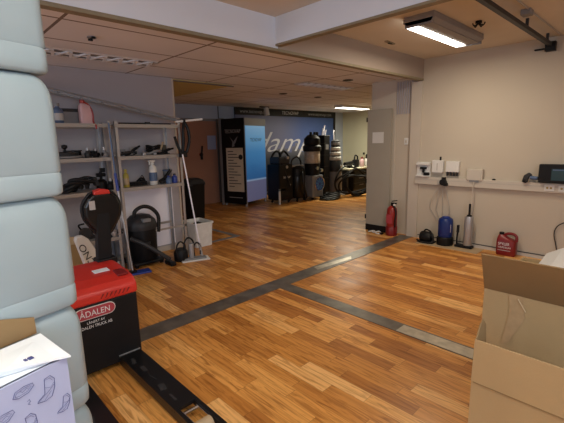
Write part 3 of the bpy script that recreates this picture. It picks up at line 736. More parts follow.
# tiller arm
P2(MB().box(-3.02, -2.90, .90, 1.04, .60, .66), 'tiller_base', 'black', bevel=.01)
tl = P2(MB().loft([[(-2.98, .905, .62), (-2.98, 1.01, .62), (-2.92, 1.01, .62), (-2.92, .905, .62)], [(-2.99, .935, 1.0), (-2.99, 1.03, 1.0), (-2.93, 1.03, 1.0), (-2.93, .935, 1.0)]]), 'tiller_column', 'black', bevel=.006)
yc_ = .985
outl = [(-.045, .84), (.045, .84), (.10, .92), (.130, .98), (.132, 1.05), (.110, 1.11), (.065, 1.15), (-.055, 1.15), (-.095, 1.12), (-.132, 1.06), (-.130, .98), (-.10, .92)]
P2(MB().prism([(yc_ + a, b) for a, b in outl], 'x', -3.0, -2.93), 'tiller_head', 'black_gloss', bevel=.02, seg=3)
ring = [(-2.965, yc_ + a * 1.02, b + .004) for a, b in outl]
P2(MB().tube(ring, .012, closed=True), 'grip_loop', 'black_rubber')
P2(MB().prism([(yc_ - .055, 1.14), (yc_ + .065, 1.14), (yc_ + .055, 1.17), (yc_ + .0, 1.182), (yc_ - .05, 1.167)], 'x', -2.995, -2.925), 'red_button', 'red_cover', bevel=.008)
P2(MB().box(-2.929, -2.926, yc_ - .095, yc_ - .055, 1.035, 1.10), 'sticker', 'grey_ink')


# ------------------------------------------------------------------ shelving
XF, XR = -4.50, -4.90
def shelf_unit(y0, y1, levels, label, bar=None):
    t = thing('shelving_unit', label, 'shelving', (-4.7, (y0 + y1) / 2, 0), group='grey steel shelving units')
    for x in (XF, XR):
        for y in (y0, y1):
            s = 1 if y == y0 else -1; sx = -1 if x == XF else 1
            q = MB().box(min(x, x + sx * .035), max(x, x + sx * .035), min(y, y + s * .004), max(y, y + s * .004), 0, 1.76)
            q.box(min(x, x + sx * .004), max(x, x + sx * .004), min(y, y + s * .035), max(y, y + s * .035), 0, 1.76)
            q.build('post', 'steel', t, world=True)
    for z in levels:
        q = MB().box(XR, XF, y0 + .004, y1 - .004, z - .008, z).box(XF - .003, XF + .003, y0 + .002, y1 - .002, z - .04, z)
        q.box(XR - .003, XR + .003, y0, y1, z - .04, z)
        q.build('shelf', 'shelf_steel', t, world=True)
    if bar: MB().box(XR, XR + .01, y0, y1, bar - .03, bar).box(XF - .006, XF, y0 + .3, y1, bar - .025, bar).build('cross_bar', 'shelf_steel', t, world=True)
    return t
shelf_unit(.72, 1.69, (1.73, 1.36, .985, .43, .08), 'grey steel shelving unit, the left one half hidden by the canisters')
shelf_unit(1.73, 2.56, (1.73, 1.36, .99), 'grey steel shelving unit, the right one with the vacuum cleaner below', bar=.43)
solo('white_board', MB().box(-4.935, -4.918, 1.80, 2.60, .09, .93), 'panel_white', 'white board leaning on the wall behind the vacuum cleaner', 'board')

# items: top shelf left bay
def bottle(name, label, x, y, z, r, h, m, capm, group=None, neck=.4, trigger=False, lm=None):
    t = thing(name, label, 'bottle', (x, y, z), 0, group)
    MB().lathe([(r * .9, 0), (r, h * .03), (r, h * .62), (r * .85, h * .72), (r * neck, h * .8), (r * neck, h * .86)], seg=18).build('body', m, t, smooth=True)
    if trigger:
        MB().cyl((0, 0, h * .85), (0, 0, h * .93), r * .38).box(-.018, .018, -.05, .035, h * .92, h).box(-.010, .010, -.045, -.03, h * .80, h * .93).build('trigger_head', capm, t, bevel=.004)
    else:
        MB().cyl((0, 0, h * .85), (0, 0, h), r * neck * 1.25).build('cap', capm, t, bevel=.002)
    if lm: MB().lathe([(r * 1.01, h * .15), (r * 1.01, h * .5)], seg=18).build('label', lm, t, smooth=True)
    return t
bottle('spray_bottle', 'blue-grey bottle on the top shelf next to the canister stack', -4.62, 1.20, 1.73, .052, .21, 'blue_grey', 'mid_grey', lm='grey_ink')
t = thing('oil_jug', 'pale pink jug with a red cap and hanging red strap on the top shelf', 'jug', (-4.60, 1.47, 1.73))
MB().loft([rounded(-.05, .05, -.065, .065, 0, .02), rounded(-.05, .05, -.065, .065, .15, .02), rounded(-.045, .045, -.06, .05, .19, .02), rounded(-.02, .02, -.045, -.005, .22, .015)]).build('body', 'pink', t, smooth=True)
MB().cyl((0, -.025, .215), (0, -.025, .255), .026).build('cap', 'red_ext', t, bevel=.004)
MB().tube([(0, -.02, .24), (.03, .03, .2), (.052, .055, .12), (.056, .055, .02), (.105, .06, -.02), (.107, .06, -.06)], .009).build('strap', 'red_ext', t)
t = thing('carton', 'low dark grey box on the top shelf between the blue bottle and the pink jug', 'box', (-4.76, 1.33, 1.73))
MB().box(-.08, .08, -.10, .10, 0, .16).build('box_body', 'mid_grey', t, bevel=.004)
MB().box(-.082, .082, -.102, .102, .13, .165).build('lid', 'dark_grey', t, bevel=.003)
t = thing('aluminium_profile', 'long aluminium rail lying slanted across the top of the shelving', 'rail', (-4.86, .8, 2.17))
a, b = Vector((-4.90, .75, 2.17)), Vector((-4.56, 2.66, 1.765))
for k in (0, .035):
    MB().tube([a + Vector((0, 0, k)), b + Vector((-.0, -.06 if k else 0, k))], .016, seg=4, smooth=False).build('rail', 'steel', t, world=True)
for i in range(9):
    p = a.lerp(b, (i + .5) / 9); MB().box(p.x - .01, p.x + .01, p.y - .015, p.y + .015, p.z, p.z + .035).build('spacer', 'mid_grey', t, world=True)
solo('white_tube', MB().cyl((-4.50, 2.50, 1.765), (-4.38, 2.82, 1.80), .014), 'white_plastic', 'short white tube jutting out from the right end of the top shelf', 'tube')
t = thing('metal_rod', 'thin dark rod lying on the top shelf of the right unit', 'rod', (-4.62, 2.1, 1.73))
MB().tube([(0, -.25, .012), (.0, .05, .012), (.02, .38, .012)], .010).build('rod', 'dark_grey', t)
MB().cyl((.02, .38, .012), (.022, .44, .012), .016).build('tip', 'steel', t)
t = thing('tool_bar', 'short dark tool bar in front of the thin rod on the right top shelf', 'tool', (-4.55, 1.92, 1.73))
MB().tube([(0, -.12, .01), (0, .2, .01)], .009).build('bar', 'black', t)
MB().box(-.015, .015, .2, .26, .0, .03).build('tool_head', 'dark_grey', t, bevel=.004)

# second shelf (z 1.36)
t = thing('turntable_disc', 'round dark floor-pad disc lying on the second shelf', 'disc', (-4.68, 1.24, 1.36))
MB().lathe([(.16, .002), (.175, .01), (.175, .022), (.16, .028)], seg=32).build('disc', 'mid_grey', t, smooth=True)
MB().lathe([(.13, .028), (.135, .06), (.10, .07)], seg=28).build('hub', 'dark_grey', t, smooth=True)
MB().lathe([(.012, .07), (.012, .10), (.03, .115), (.03, .14), (.01, .15)], seg=14).build('knob', 'black', t, smooth=True)
def clamp(x, y, z, s, lab, rz, m='dark_grey', g='metal fittings on the second shelf'):
    t = thing('hose_fitting', lab, 'fitting', (x, y, z), rz, g)
    MB().lathe([(.032 * s, 0), (.036 * s, .01), (.036 * s, .05 * s), (.022 * s, .06 * s), (.022 * s, .08 * s)], seg=14).build('collar', m, t, smooth=True)
    MB().tube([(.03 * s, 0, .03), (.06 * s, .01, .045), (.085 * s, .02, .02)], .009 * s).build('lever', 'black', t)
    MB().cyl((0, 0, .07 * s), (0, 0, .11 * s), .012 * s).build('stem', 'steel', t)
clamp(-4.58, 1.44, 1.36, 1.0, 'dark fitting right of the round disc on the second shelf', .3)
clamp(-4.60, 1.53, 1.36, .9, 'black fitting in the middle of the right end of the second shelf', 2.0, 'black')
clamp(-4.56, 1.61, 1.36, 1.05, 'grey fitting by the middle posts on the second shelf', -.8, 'mid_grey')
def wand(x, y, z, rz, tilt, lab, m, L_=.2):
    t = thing('hand_tool', lab, 'tool', (x, y, z), rz, 'hand tools on the second shelf')
    MB().tube([(-L_ / 2, 0, .02), (-L_ * .2, 0, .02), (L_ * .15, 0, .03 + tilt * .5), (L_ / 2, 0, .025 + tilt)], [.016, .014, .017, .012]).build('grip', m, t)
    MB().box(-L_ / 2 - .03, -L_ / 2 + .01, -.03, .03, 0, .035).build('tool_head', 'steel', t, bevel=.006)
    MB().tube([(0, 0, .03), (.02, .03, .05), (.05, .04, .02), (.02, .05, .01)], .005, seg=6).build('cord', 'black', t)
wand(-4.60, 1.86, 1.36, 1.5, .02, 'black-gripped tool leftmost on the right second shelf', 'dark_grey')
wand(-4.68, 1.98, 1.36, 1.3, .09, 'upward-slanting black tool on the right second shelf', 'black')
wand(-4.58, 2.20, 1.36, 1.7, .03, 'steel tool with looped cord in the middle of the right second shelf', 'mid_grey', .24)
wand(-4.62, 2.38, 1.36, 1.4, .05, 'dark tool near the right posts on the second shelf', 'black', .24)
t = thing('coiled_hose', 'small coil of black hose at the right end of the second shelf', 'hose', (-4.76, 2.30, 1.36))
q = MB()
for k in range(3): q.tube([(.07 * math.cos(a_) * (1 - .1 * k), .09 * math.sin(a_), .05 + .028 * k + .012 * math.sin(2 * a_)) for a_ in [i * PI / 5 for i in range(10)]], .010, closed=True)
q.build('hose', 'black_rubber', t)
MB().cyl((.05, .07, .05), (.06, .11, .16), .012).build('nozzle', 'tan', t)

for i, (y, lb) in enumerate(((1.30, 'dark spool standing behind the round disc on the second shelf'), (1.40, 'black spool behind the dark fittings on the second shelf'), (1.57, 'grey spool at the back of the second shelf near the middle posts'))):
    t = thing('cable_spool', lb, 'spool', (-4.80, y, 1.36), .4 * i, 'spools on the second shelf')
    MB().lathe([(.05, 0), (.05, .012), (.022, .014), (.022, .07), (.05, .072), (.05, .084)], seg=20).build('reel', ('dark_grey', 'black', 'mid_grey')[i], t, smooth=True)
    MB().lathe([(.036, .014), (.038, .04), (.036, .07)], seg=20).build('wound_cable', 'black_rubber', t, smooth=True)
for i, (y, lb) in enumerate(((1.90, 'steel bracket leaning at the back of the right second shelf, left one'), (2.12, 'steel bracket at the back of the right second shelf behind the looped cord'), (2.47, 'dark bracket at the right end of the second shelf'))):
    t = thing('steel_bracket', lb, 'bracket', (-4.80, y - (.06 if i == 1 else 0), 1.36), .3 * i, 'brackets on the second shelf')
    MB().box(-.05, .05, -.06, .06, 0, .012).box(-.008, .008, -.06, .05, .012, .08 + .02 * i).build('bracket_plate', ('mid_grey', 'steel', 'dark_grey')[i], t, bevel=.003)
    MB().cyl((.03, 0, .012), (.03, 0, .05), .014).build('bolt', 'dark_grey', t)
for i, (y, lb) in enumerate(((1.78, 'black cup tool at the left back of the right third shelf'), (2.08, 'small black canister left of the white spray bottle'))):
    t = thing('accessory_pot', lb, 'pot', (-4.78 + .1 * i, y, .99), 0, 'black pots on the third shelf')
    MB().lathe([(.035, 0), (.04, .02), (.04, .08 - .02 * i), (.03, .09 - .02 * i)], seg=18).build('pot_body', 'black', t, smooth=True)
    MB().tube([(.0, -.03, .07), (.0, 0, .12), (.0, .03, .07)], .006, seg=6).build('handle', 'dark_grey', t)
# third shelf (z .99)
t = thing('hose_bundle', 'tangled bundle of thick black hoses on the third shelf beside the canisters', 'hose', (-4.66, 1.28, .985))
for k in range(4):
    rr = .07 + .015 * k
    MB().tube([(rr * .9 * math.cos(a_), -.06 + .05 * k + rr * 1.1 * math.sin(a_), .03 + .032 * k + .02 * math.sin(a_ * 2 + k)) for a_ in [i * PI / 5 for i in range(10)]], .020, closed=True).build('hose_loop', 'black_rubber', t)
for dy in (.05, .12): MB().cyl((.06, dy, .03), (.06, dy + .0, .155), .022).build('hose_cuff', 'black', t)
t = thing('black_machine_head', 'black motor head with two knobs on the third shelf by the middle posts', 'motor', (-4.66, 1.58, .985))
MB().lathe([(.055, 0), (.06, .02), (.06, .09), (.03, .12)], seg=18).build('motor', 'black', t, smooth=True)
MB().cyl((0, 0, .11), (0, 0, .21), .016).cyl((0, -.05, .17), (0, .05, .17), .022).box(-.02, .02, .0, .05, .20, .25).build('knob', 'black', t, bevel=.004)
MB().box(-.05, .05, -.09, -.05, .05, .15, rx=.3).build('switch_box', 'dark_grey', t, bevel=.005)
clamp(-4.58, 1.655, .985, 1.2, 'black fitting on the third shelf at the middle post', .5, 'black', 'fittings on the third shelf')
bottle('oil_bottle', 'yellow bottle on the third shelf of the right unit', -4.60, 1.845, .99, .034, .215, 'yellow', 'yellow', lm='tan')
bottle('spray_bottle', 'white trigger spray bottle with a blue label on the third shelf', -4.60, 2.19, .99, .048, .31, 'white_plastic', 'white_plastic', trigger=True, lm='blue_grey')
t = thing('brush_head', 'flat black brush head lying on the third shelf behind the yellow bottle', 'brush', (-4.66, 2.0, .99))
MB().box(-.04, .04, -.12, .12, .03, .05).build('back', 'black', t, bevel=.008)
q = MB()
for i in range(12): q.box(-.035, .035, -.115 + i * .02, -.103 + i * .02, 0, .03)
q.build('bristles', 'black_rubber', t)
MB().tube([(0, 0, .05), (.01, .05, .09), (0, .1, .07)], .012).build('socket', 'black', t)
t = thing('squeeze_gun', 'black cartridge gun lying right of the white spray bottle', 'tool', (-4.62, 2.34, .99))
MB().tube([(0, -.06, .03), (0, .02, .07), (0, .08, .14), (.01, .1, .17)], .022).build('barrel', 'black', t)
MB().box(-.02, .02, -.05, .0, 0, .05).build('grip', 'dark_grey', t, bevel=.008)
bottle('small_jar', 'small blue jar on the third shelf right of the black cartridge gun', -4.54, 2.37, .99, .04, .10, 'blue_grey', 'blue')
bottle('small_jar', 'dark blue jar at the right end of the third shelf', -4.56, 2.46, .99, .036, .12, 'blue', 'dark_grey')
t = thing('clear_tub', 'grey translucent tub at the back right corner of the third shelf', 'tub', (-4.72, 2.45, .99))
MB().lathe([(.05, 0), (.06, .15), (.062, .152)], seg=20).build('body', 'mid_grey', t, smooth=True)
MB().lathe([(.064, .15), (.064, .165), (.05, .17)], seg=20).build('lid', 'blue_grey', t, smooth=True)
# fourth shelf left
clamp(-4.56, 1.52, .43, 1.3, 'steel pipe fitting on the fourth shelf, left of the pair', .2, 'steel', 'pipe fittings on the fourth shelf')
clamp(-4.56, 1.62, .43, 1.2, 'steel pipe fitting on the fourth shelf by the middle post', 1.4, 'steel', 'pipe fittings on the fourth shelf')
t = thing('valve_block', 'dark valve block with steel knobs at the back of the fourth shelf', 'valve', (-4.70, 1.50, .43))
MB().box(-.06, .06, -.12, .12, 0, .11).build('valve_body', 'dark_grey', t, bevel=.01)
for dy in (-.07, 0, .07): MB().cyl((.06, dy, .07), (.10, dy, .07), .022).build('knob', 'steel', t, bevel=.003)
t = thing('gauge_head', 'black handled gauge on the fourth shelf under the hoses', 'gauge', (-4.62, 1.33, .43))
MB().cyl((-.02, 0, .08), (.02, 0, .08), .065, seg=22).box(-.03, .03, -.03, .03, 0, .03).build('dial', 'dark_grey', t, bevel=.005)
MB().tube([(0, -.04, .13), (0, -.06, .18), (0, .0, .19)], .010).build('handle', 'black', t)
# bottom
t = thing('paper_stack', 'white folded papers on the bottom shelf behind the truck tiller', 'papers', (-4.62, 1.50, .08))
for i in range(3): MB().box(-.10, .10, -.14, .14, .012 * i, .012 * i + .008, rz=.1 * i, ry=.03).build('sheet', 'white_plastic', t)
t = thing('tool_bag', 'black bag on the bottom shelf beside the middle posts', 'bag', (-4.70, 1.36, .08))
MB().loft([rounded(-.10, .10, -.08, .08, 0, .03), rounded(-.11, .11, -.085, .085, .10, .04), rounded(-.07, .07, -.06, .06, .20, .03)]).build('body', 'black', t, smooth=True)
MB().tube([(0, -.05, .19), (0, 0, .26), (0, .05, .19)], .010).build('strap', 'black_rubber', t)

# cardboard and lettered bag in front of shelf
t = thing('carton', 'open brown carton between the canisters and the white lettered bag', 'box', (-4.22, 1.03, 0))
MB().box(-.16, .02, -.16, .15, 0, .50).build('box_body', 'cardboard', t, bevel=.003)
MB().poly([(.02, -.16, .501), (.02, .15, .501), (-.04, .12, .57), (-.04, -.16, .57)], .005).build('flap', 'cardboard_edge', t)
t = thing('lettered_bag', 'white bag with black sideways lettering leaning behind the truck', 'bag', (-3.93, 1.15, 0))
MB().prism([(-.04, 0), (.17, 0), (.10, .38), (-.0, .60), (-.05, .645), (-.11, .64), (-.12, .60), (-.05, .30)], 'x', -.05, .03).build('bag_body', 'white_plastic', t, bevel=.015)
text('lettering', 'TECNO', .085, (.031, .085, .235), (0, -.15, .36), (0, -.36, -.15), 'black_ink', t, width=.36)
t = thing('grey_board', 'grey sheet leaning on the third shelf behind the brown carton', 'board', (-4.56, .98, .43))
MB().box(-.01, .01, -.13, .13, 0, .22, rx=-.1).build('sheet', 'mid_grey', t)
MB().box(.01, .014, -.12, .12, .19, .21, rx=-.1).build('edge', 'panel_white', t)

# big black vacuum cleaner under right unit
t = thing('vacuum_cleaner', 'black wet-and-dry drum vacuum cleaner under the right shelving unit', 'vacuum cleaner', (-4.62, 1.98, 0))
MB().lathe([(.16, .05), (.175, .08), (.185, .40), (.18, .46)], seg=28).build('drum', 'black', t, smooth=True)
MB().lathe([(.19, .455), (.195, .50), (.18, .56), (.12, .62), (.05, .64)], seg=28).build('motor_head', 'dark_grey', t, smooth=True)
MB().box(-.20, .20, -.19, .19, .03, .07).build('base', 'black', t, bevel=.02)
for sx in (-1, 1):
    for sy in (-1, 1): MB().cyl((sx * .16, sy * .16 - .015, .03), (sx * .16, sy * .16 + .015, .03), .03).build('wheel', 'black_rubber', t)
MB().tube([(.05, -.10, .60), (.06, -.08, .69), (.06, .02, .735), (.06, .13, .70), (.08, .20, .60), (.10, .19, .47), (.12, .17, .40)], .024).build('suction_hose', 'black_rubber', t)
MB().tube([(.14, -.20, .38), (.22, -.10, .32), (.27, .0, .24), (.31, .10, .15), (.33, .19, .07)], .028).build('hose_tube', 'dark_grey', t)
MB().box(.24, .42, .16, .23, .0, .05).build('floor_nozzle', 'black', t, bevel=.01)
MB().box(.10, .20, -.05, .05, .56, .60).build('latch', 'mid_grey', t, bevel=.006)
MB().lathe([(.03, .18), (.03, .21)], (.17, 0, .10), 16, rot=Matrix.Rotation(0, 4, 'Z')).build('outlet', 'dark_grey', t)
# blue mop
t = thing('flat_mop', 'blue flat mop with its blue-gripped pole leaning on the middle posts', 'mop', (-4.30, 1.70, 0))
MB().box(-.07, .07, -.16, .20, 0, .02, rz=-.2).build('mop_head', 'blue', t, bevel=.006)
MB().cyl((0, 0, .02), (-.10, -.04, .98), .011).build('pole', 'steel', t)
MB().cyl((-.10, -.04, .98), (-.118, -.045, 1.18), .016).build('grip', 'blue', t)
MB().cyl((-.118, -.045, 1.18), (-.145, -.052, 1.74), .010).build('upper_pole', 'blue_grey', t)
MB().box(-.03, .03, -.04, .04, .02, .045).build('joint', 'black', t, bevel=.004)
# white mop
t = thing('floor_mop', 'white-poled floor mop with a flat pale head standing by the right posts', 'mop', (-4.24, 2.56, 0))
MB().box(-.085, .085, -.24, .12, 0, .016, rz=-.35).build('mop_pad', 'white_plastic', t, bevel=.005)
MB().box(-.055, .055, -.20, .08, .016, .035, rz=-.35).build('mop_plate', 'mid_grey', t, bevel=.005)
MB().cyl((0, .04, .03), (-.09, -.09, 1.36), .009).build('pole', 'panel_white', t)
MB().cyl((.002, .045, .02), (-.01, .02, .20), .018).build('joint', 'steel', t)
MB().tube([(-.09, -.09, 1.36), (-.13, -.12, 1.45), (-.13, -.16, 1.58)], .018).build('handle', 'black', t)
t = thing('hanging_strap', 'black strap with buckle hanging from the right end of the shelving', 'strap', (-4.46, 2.60, 1.74))
for dy in (-.03, .03):
    MB().tube([(0, 0, .02), (.02, dy * 1.2, -.08), (.02, dy * 1.4, -.22), (.01, -.03 + dy, -.36)], .020).build('strap', 'black_rubber', t)
MB().box(-.015, .025, -.10, .0, -.42, -.34).build('buckle', 'black', t, bevel=.004)
MB().cyl((0, 0, .02), (0, 0, .055), .02).build('hook', 'black', t)
t = thing('steam_cleaner', 'small black steam cleaner with loops of cable at the foot of the right posts', 'cleaner', (-4.33, 2.40, 0))
MB().lathe([(.08, .0), (.09, .02), (.09, .12), (.06, .16)], (-.02, -.04, 0), 20).build('body', 'black', t, smooth=True)
MB().cyl((.06, .07, 0), (.06, .07, .22), .035).build('steel_tank', 'steel', t, bevel=.01)
for k, (dy, s_) in enumerate(((-.06, 1), (.04, 1.15), (.14, .85))):
    MB().tube([(.02 + .03 * k, dy - .05 * s_, .05), (.02 + .03 * k, dy - .055 * s_, .20 * s_), (.02 + .03 * k, dy, .26 * s_), (.03 + .03 * k, dy + .055 * s_, .20 * s_), (.03 + .03 * k, dy + .04, .06)], .011).build('cable_loop', 'black_rubber', t)

# white crate
t = thing('storage_crate', 'translucent white plastic crate on the floor beyond the shelving', 'crate', (-4.87, 2.945, 0))
q = MB()
def rim(s, z, h=.0): return rounded(-.19 * s, .19 * s, -.15 * s, .15 * s, z, .03)
q.loft([rim(.90, .0), rim(1.0, .33), rim(1.08, .335), rim(1.08, .36), rim(.97, .36), rim(.87, .012)], cap=False)
q.bm.faces.new([q.bm.verts.new(p) for p in rim(.90, .002)]); q.build('crate_body', 'crate_white', t, smooth=False)
MB().loft([rounded(-.15, .15, -.11, .11, .02, .03), rounded(-.16, .16, -.12, .12, .27, .03)]).build('contents', 'mid_grey', t)
MB().tube([(-.05, -.1, .28), (0, 0, .33), (.08, .05, .30), (.12, -.02, .32)], .02).build('cloth', 'dark_grey', t)

# waste bin
t = thing('waste_bin', 'tall black waste bin standing by the brown door', 'bin', (-6.50, 3.88, 0))
MB().loft([rounded(-.16, .16, -.14, .14, 0, .03), rounded(-.19, .19, -.165, .165, .70, .03)]).build('bin_body', 'black', t, smooth=False)
MB().loft([rounded(-.20, .20, -.175, .175, .70, .03), rounded(-.20, .20, -.175, .175, .74, .03), rounded(-.17, .17, -.15, .15, .80, .04), rounded(-.10, .10, -.09, .09, .83, .04)]).build('lid', 'dark_grey', t, bevel=.005)
MB().box(.19, .215, -.12, .12, .70, .73).build('handle', 'black', t)

# ------------------------------------------------------------------ display cabinet
Lp, Mp, Rp = Vector((-7.56, 5.31, 0)), Vector((-6.93, 5.55, 0)), Vector((-7.16, 6.42, 0))
du = (Rp - Mp).normalized(); dl = (Lp - Mp); dl = (dl - du * dl.dot(du)).normalized()
angd = math.atan2(du.y, du.x)
t = thing('display_cabinet', 'tall display stand with a black printed side and a glowing blue front', 'display stand', Mp, angd)
wR, wL = .86, .66       # local x along the blue front, local y away (left side)
MB().box(0, wR, 0, wL, .10, 2.03).build('carcass', 'mid_grey', t, bevel=.006)
MB().box(.03, wR - .03, -.012, 0, .10, 1.86).build('blue_print', 'bluepanel', t)
MB().box(.0, wR, -.014, 0, 1.87, 2.03).build('front_header', 'mid_grey', t)
MB().box(-.012, 0, .0, wL, .05, 2.03).build('black_poster', 'black', t)
MB().box(-.016, -.012, .05, wL - .12, .34, 1.36).build('text_sheet', 'poster_sheet', t)
MB().box(-.02, .0, wL, wL + .07, 0, 2.05).build('side_post', 'mid_grey', t)
for x in (.03, wR - .03): MB().cyl((x, .03, 0), (x, .03, .10), .03).build('foot', 'steel', t)
for x in (.03, wR - .03): MB().cyl((x, wL - .03, 0), (x, wL - .03, .10), .03).build('foot', 'steel', t)
text('lettering', 'TECNOVAP', .12, (-.0125, wL - .10, 1.70), (0, -1, 0), (0, 0, 1), 'grey_ink', t, width=.46)
text('lettering', 'TECNOVAP', .11, (.20, -.0125, 1.50), (1, 0, 0), (0, 0, 1), 'black_ink', t, width=.46)
MB().poly([(-.0135, .42, 1.62), (-.0135, .30, 1.50), (-.0135, .28, 1.40), (-.0135, .36, 1.38), (-.0135, .34, 1.50)], .001, n=(-1, 0, 0)).poly([(-.0135, .18, 1.63), (-.0135, .24, 1.50), (-.0135, .28, 1.44), (-.0135, .30, 1.52)], .001, n=(-1, 0, 0)).build('pictogram', 'mid_grey', t)
q = MB()
for i in range(13): q.box(-.0175, -.016, wL - .17 - (.26 + .10 * ((i * 7) % 3 - 1)), wL - .17, 1.27 - i * .068, 1.287 - i * .068)
q.build('text_lines', 'dark_grey', t)
MB().lathe([(.06, 0), (.06, .002)], (-.016, .12, 1.15), 20, rot=Matrix.Rotation(-PI / 2, 4, 'Y')).build('seal', 'dark_grey', t)
MB().box(-.0135, -.012, .10, .50, .19, .205).build('footer_line', 'grey_ink', t)

# ------------------------------------------------------------------ wall print
t = thing('wall_print', 'huge printed backdrop of a dusk skyline with black lettered header', 'backdrop', (XB + .03, 0, 0))
MB().box(-.03, 0, 6.1, 10.16, .10, 2.18).build('print_sheet', 'print', t)
MB().box(-.03, .015, 6.1, 10.19, 2.18, 2.368).build('header', 'black_ink', t)
MB().box(-.03, .015, 10.09, 10.19, .1, 2.18).build('side_border', 'black_ink', t)
text('lettering', 'www.tecnovap.com', .13, (.017, 6.25, 2.235), (0, 1, 0), (0, 0, 1), 'grey_ink', t, width=1.0)
text('lettering', 'TECNOVAP', .13, (.017, 7.75, 2.235), (0, 1, 0), (0, 0, 1), 'white_ink', t, width=.68)
text('lettering', 'www.tecnovap.com', .13, (.017, 8.86, 2.235), (0, 1, 0), (0, 0, 1), 'grey_ink', t, width=1.1)
text('lettering', 'damp', .80, (.002, 6.55, 1.22), (0, 1, -.02), (0, .12, 1), 'script_white', t, shear=.4, width=2.35, thin=-.004)

# ------------------------------------------------------------------ cleaning machines in the far room
def casters(t, r, s=.035):
    for a in (.8, 2.3, 3.9, 5.5): MB().cyl((r * math.cos(a) - .012, r * math.sin(a), s), (r * math.cos(a) + .012, r * math.sin(a), s), s).build('wheel', 'black_rubber', t)
t = thing('steam_machine', 'tall black steam machine with a white label next to the blue display', 'cleaning machine', (-6.72, 6.44, 0), group='cleaning machines before the wall print')
MB().box(-.22, .22, -.23, .23, .08, .95).build('body', 'black', t, bevel=.03)
MB().box(-.18, .18, -.18, .18, .95, 1.12).build('control_head', 'dark_grey', t, bevel=.03)
MB().tube([(-.10, -.14, .9), (-.12, -.15, 1.1), (-.1, -.05, 1.24), (-.1, .08, 1.22), (-.12, .14, 1.05), (-.1, .15, .9)], .028).build('push_handle', 'black', t)
MB().tube([(.1, .1, .95), (.1, .22, 1.08), (.05, .10, 1.25), (.12, -.1, 1.1), (.2, -.05, .8), (.24, .1, .4)], .026).build('hose', 'black_rubber', t)
MB().box(.221, .224, -.12, .14, .60, .68).build('nameplate', 'black_ink', t)
text('lettering', 'TECNOVAP', .065, (.2245, -.11, .615), (0, 1, 0), (0, 0, 1), 'white_ink', t, width=.24)
MB().box(.19, .22, -.24, -.20, 0, .36).box(.19, .22, -.24, .0, .33, .37).build('frame_leg', 'white_plastic', t)
for z, y in ((.44, .1), (.88, .02), (1.1, .06)): MB().cyl((.18, y, z), (.235, y, z), .035).build('dial', 'steel', t)
casters(t, .2)
t = thing('industrial_vacuum', 'rounded black barrel vacuum right of the tall black steam machine', 'cleaning machine', (-6.62, 6.93, 0), group='cleaning machines before the wall print')
MB().lathe([(.17, .08), (.2, .12), (.21, .60), (.2, .64)], seg=26).build('drum', 'black_gloss', t, smooth=True)
MB().lathe([(.215, .63), (.22, .70), (.19, .82), (.10, .88)], seg=26).build('motor_head', 'black', t, smooth=True)
MB().tube([(0, -.15, .82), (-.02, -.16, 1.0), (0, 0, 1.1), (0, .14, 1.0), (0, .15, .82)], .02).build('handle', 'dark_grey', t)
MB().tube([(.18, -.05, .7), (.30, -.12, .72), (.33, -.1, .4), (.28, .05, .15), (.1, .2, .05)], .025).build('hose', 'black_rubber', t)
MB().box(-.05, .05, -.22, .22, .86, .90).build('tool_rack', 'steel', t, bevel=.01)
casters(t, .19)
t = thing('industrial_vacuum', 'big vacuum with steel drum, blue vaned disc and wide black lid', 'cleaning machine', (-6.52, 7.40, 0), group='cleaning machines before the wall print')
MB().box(-.20, .20, -.22, .20, .07, .62).build('body', 'mid_grey', t, bevel=.02)
MB().cyl((.20, .04, .40), (.215, .04, .40), .17, seg=28).build('vent_disc', 'blue', t)
q = MB()
for i in range(10):
    a = i * PI / 5; c = Vector((.216, .04, .40))
    q.poly([c + Vector((.002, .04 * math.cos(a), .04 * math.sin(a))), c + Vector((.002, .15 * math.cos(a + .25), .15 * math.sin(a + .25))), c + Vector((.002, .15 * math.cos(a + .6), .15 * math.sin(a + .6))), c + Vector((.002, .05 * math.cos(a + .6), .05 * math.sin(a + .6)))], .004, n=(1, 0, 0))
q.build('vane', 'vanes', t)
MB().tube([(.22, .04 + .18 * math.cos(a), .40 + .18 * math.sin(a)) for a in [i * PI / 6 for i in range(12)]], .010, closed=True).build('disc_ring', 'chrome', t)
MB().box(-.02, .0, -.20, .18, .62, .80).build('bracket', 'black', t)
MB().lathe([(.18, .62), (.19, .70), (.20, .88), (.21, .92)], seg=26).build('lower_ring', 'black', t, smooth=True)
MB().lathe([(.19, .92), (.2, .95), (.2, 1.20), (.19, 1.22)], seg=26).build('drum', 'machine_tan', t, smooth=True)
MB().lathe([(.22, 1.22), (.235, 1.25), (.235, 1.34), (.2, 1.38)], seg=26).build('rim', 'black', t, smooth=True)
MB().lathe([(.19, 1.38), (.21, 1.42), (.20, 1.54), (.12, 1.62), (.05, 1.64)], seg=26).build('motor_head', 'black', t, smooth=True)
for dy in (-.1, .04, .14): MB().cyl((.05, dy, 1.56), (.05, dy, 1.70), .035).build('port', 'black', t, bevel=.01)
for y, z in ((-.05, .80), (.12, .74)): MB().cyl((.19, y, z), (.23, y, z), .045).build('gauge', 'chrome', t)
casters(t, .22)
t = thing('upright_column', 'tall square black column machine with a thin rod on top', 'cleaning machine', (-6.60, 7.95, 0), group='cleaning machines before the wall print')
MB().box(-.12, .12, -.12, .12, .05, 1.62).build('column', 'black', t, bevel=.015)
q = MB()
for z in (.5, .8, 1.1, 1.4): q.box(-.123, .123, -.123, .123, z, z + .012)
q.build('joint_line', 'dark_grey', t)
for i, (dy, hh_) in enumerate(((-.06, 1.80), (0, 1.88), (.06, 1.76))): MB().cyl((0, dy, 1.62), (.02, dy + .02, hh_), .014).build('rod', 'panel_white', t)
MB().box(-.16, .16, -.15, .15, 0, .05).build('base', 'black', t, bevel=.01)
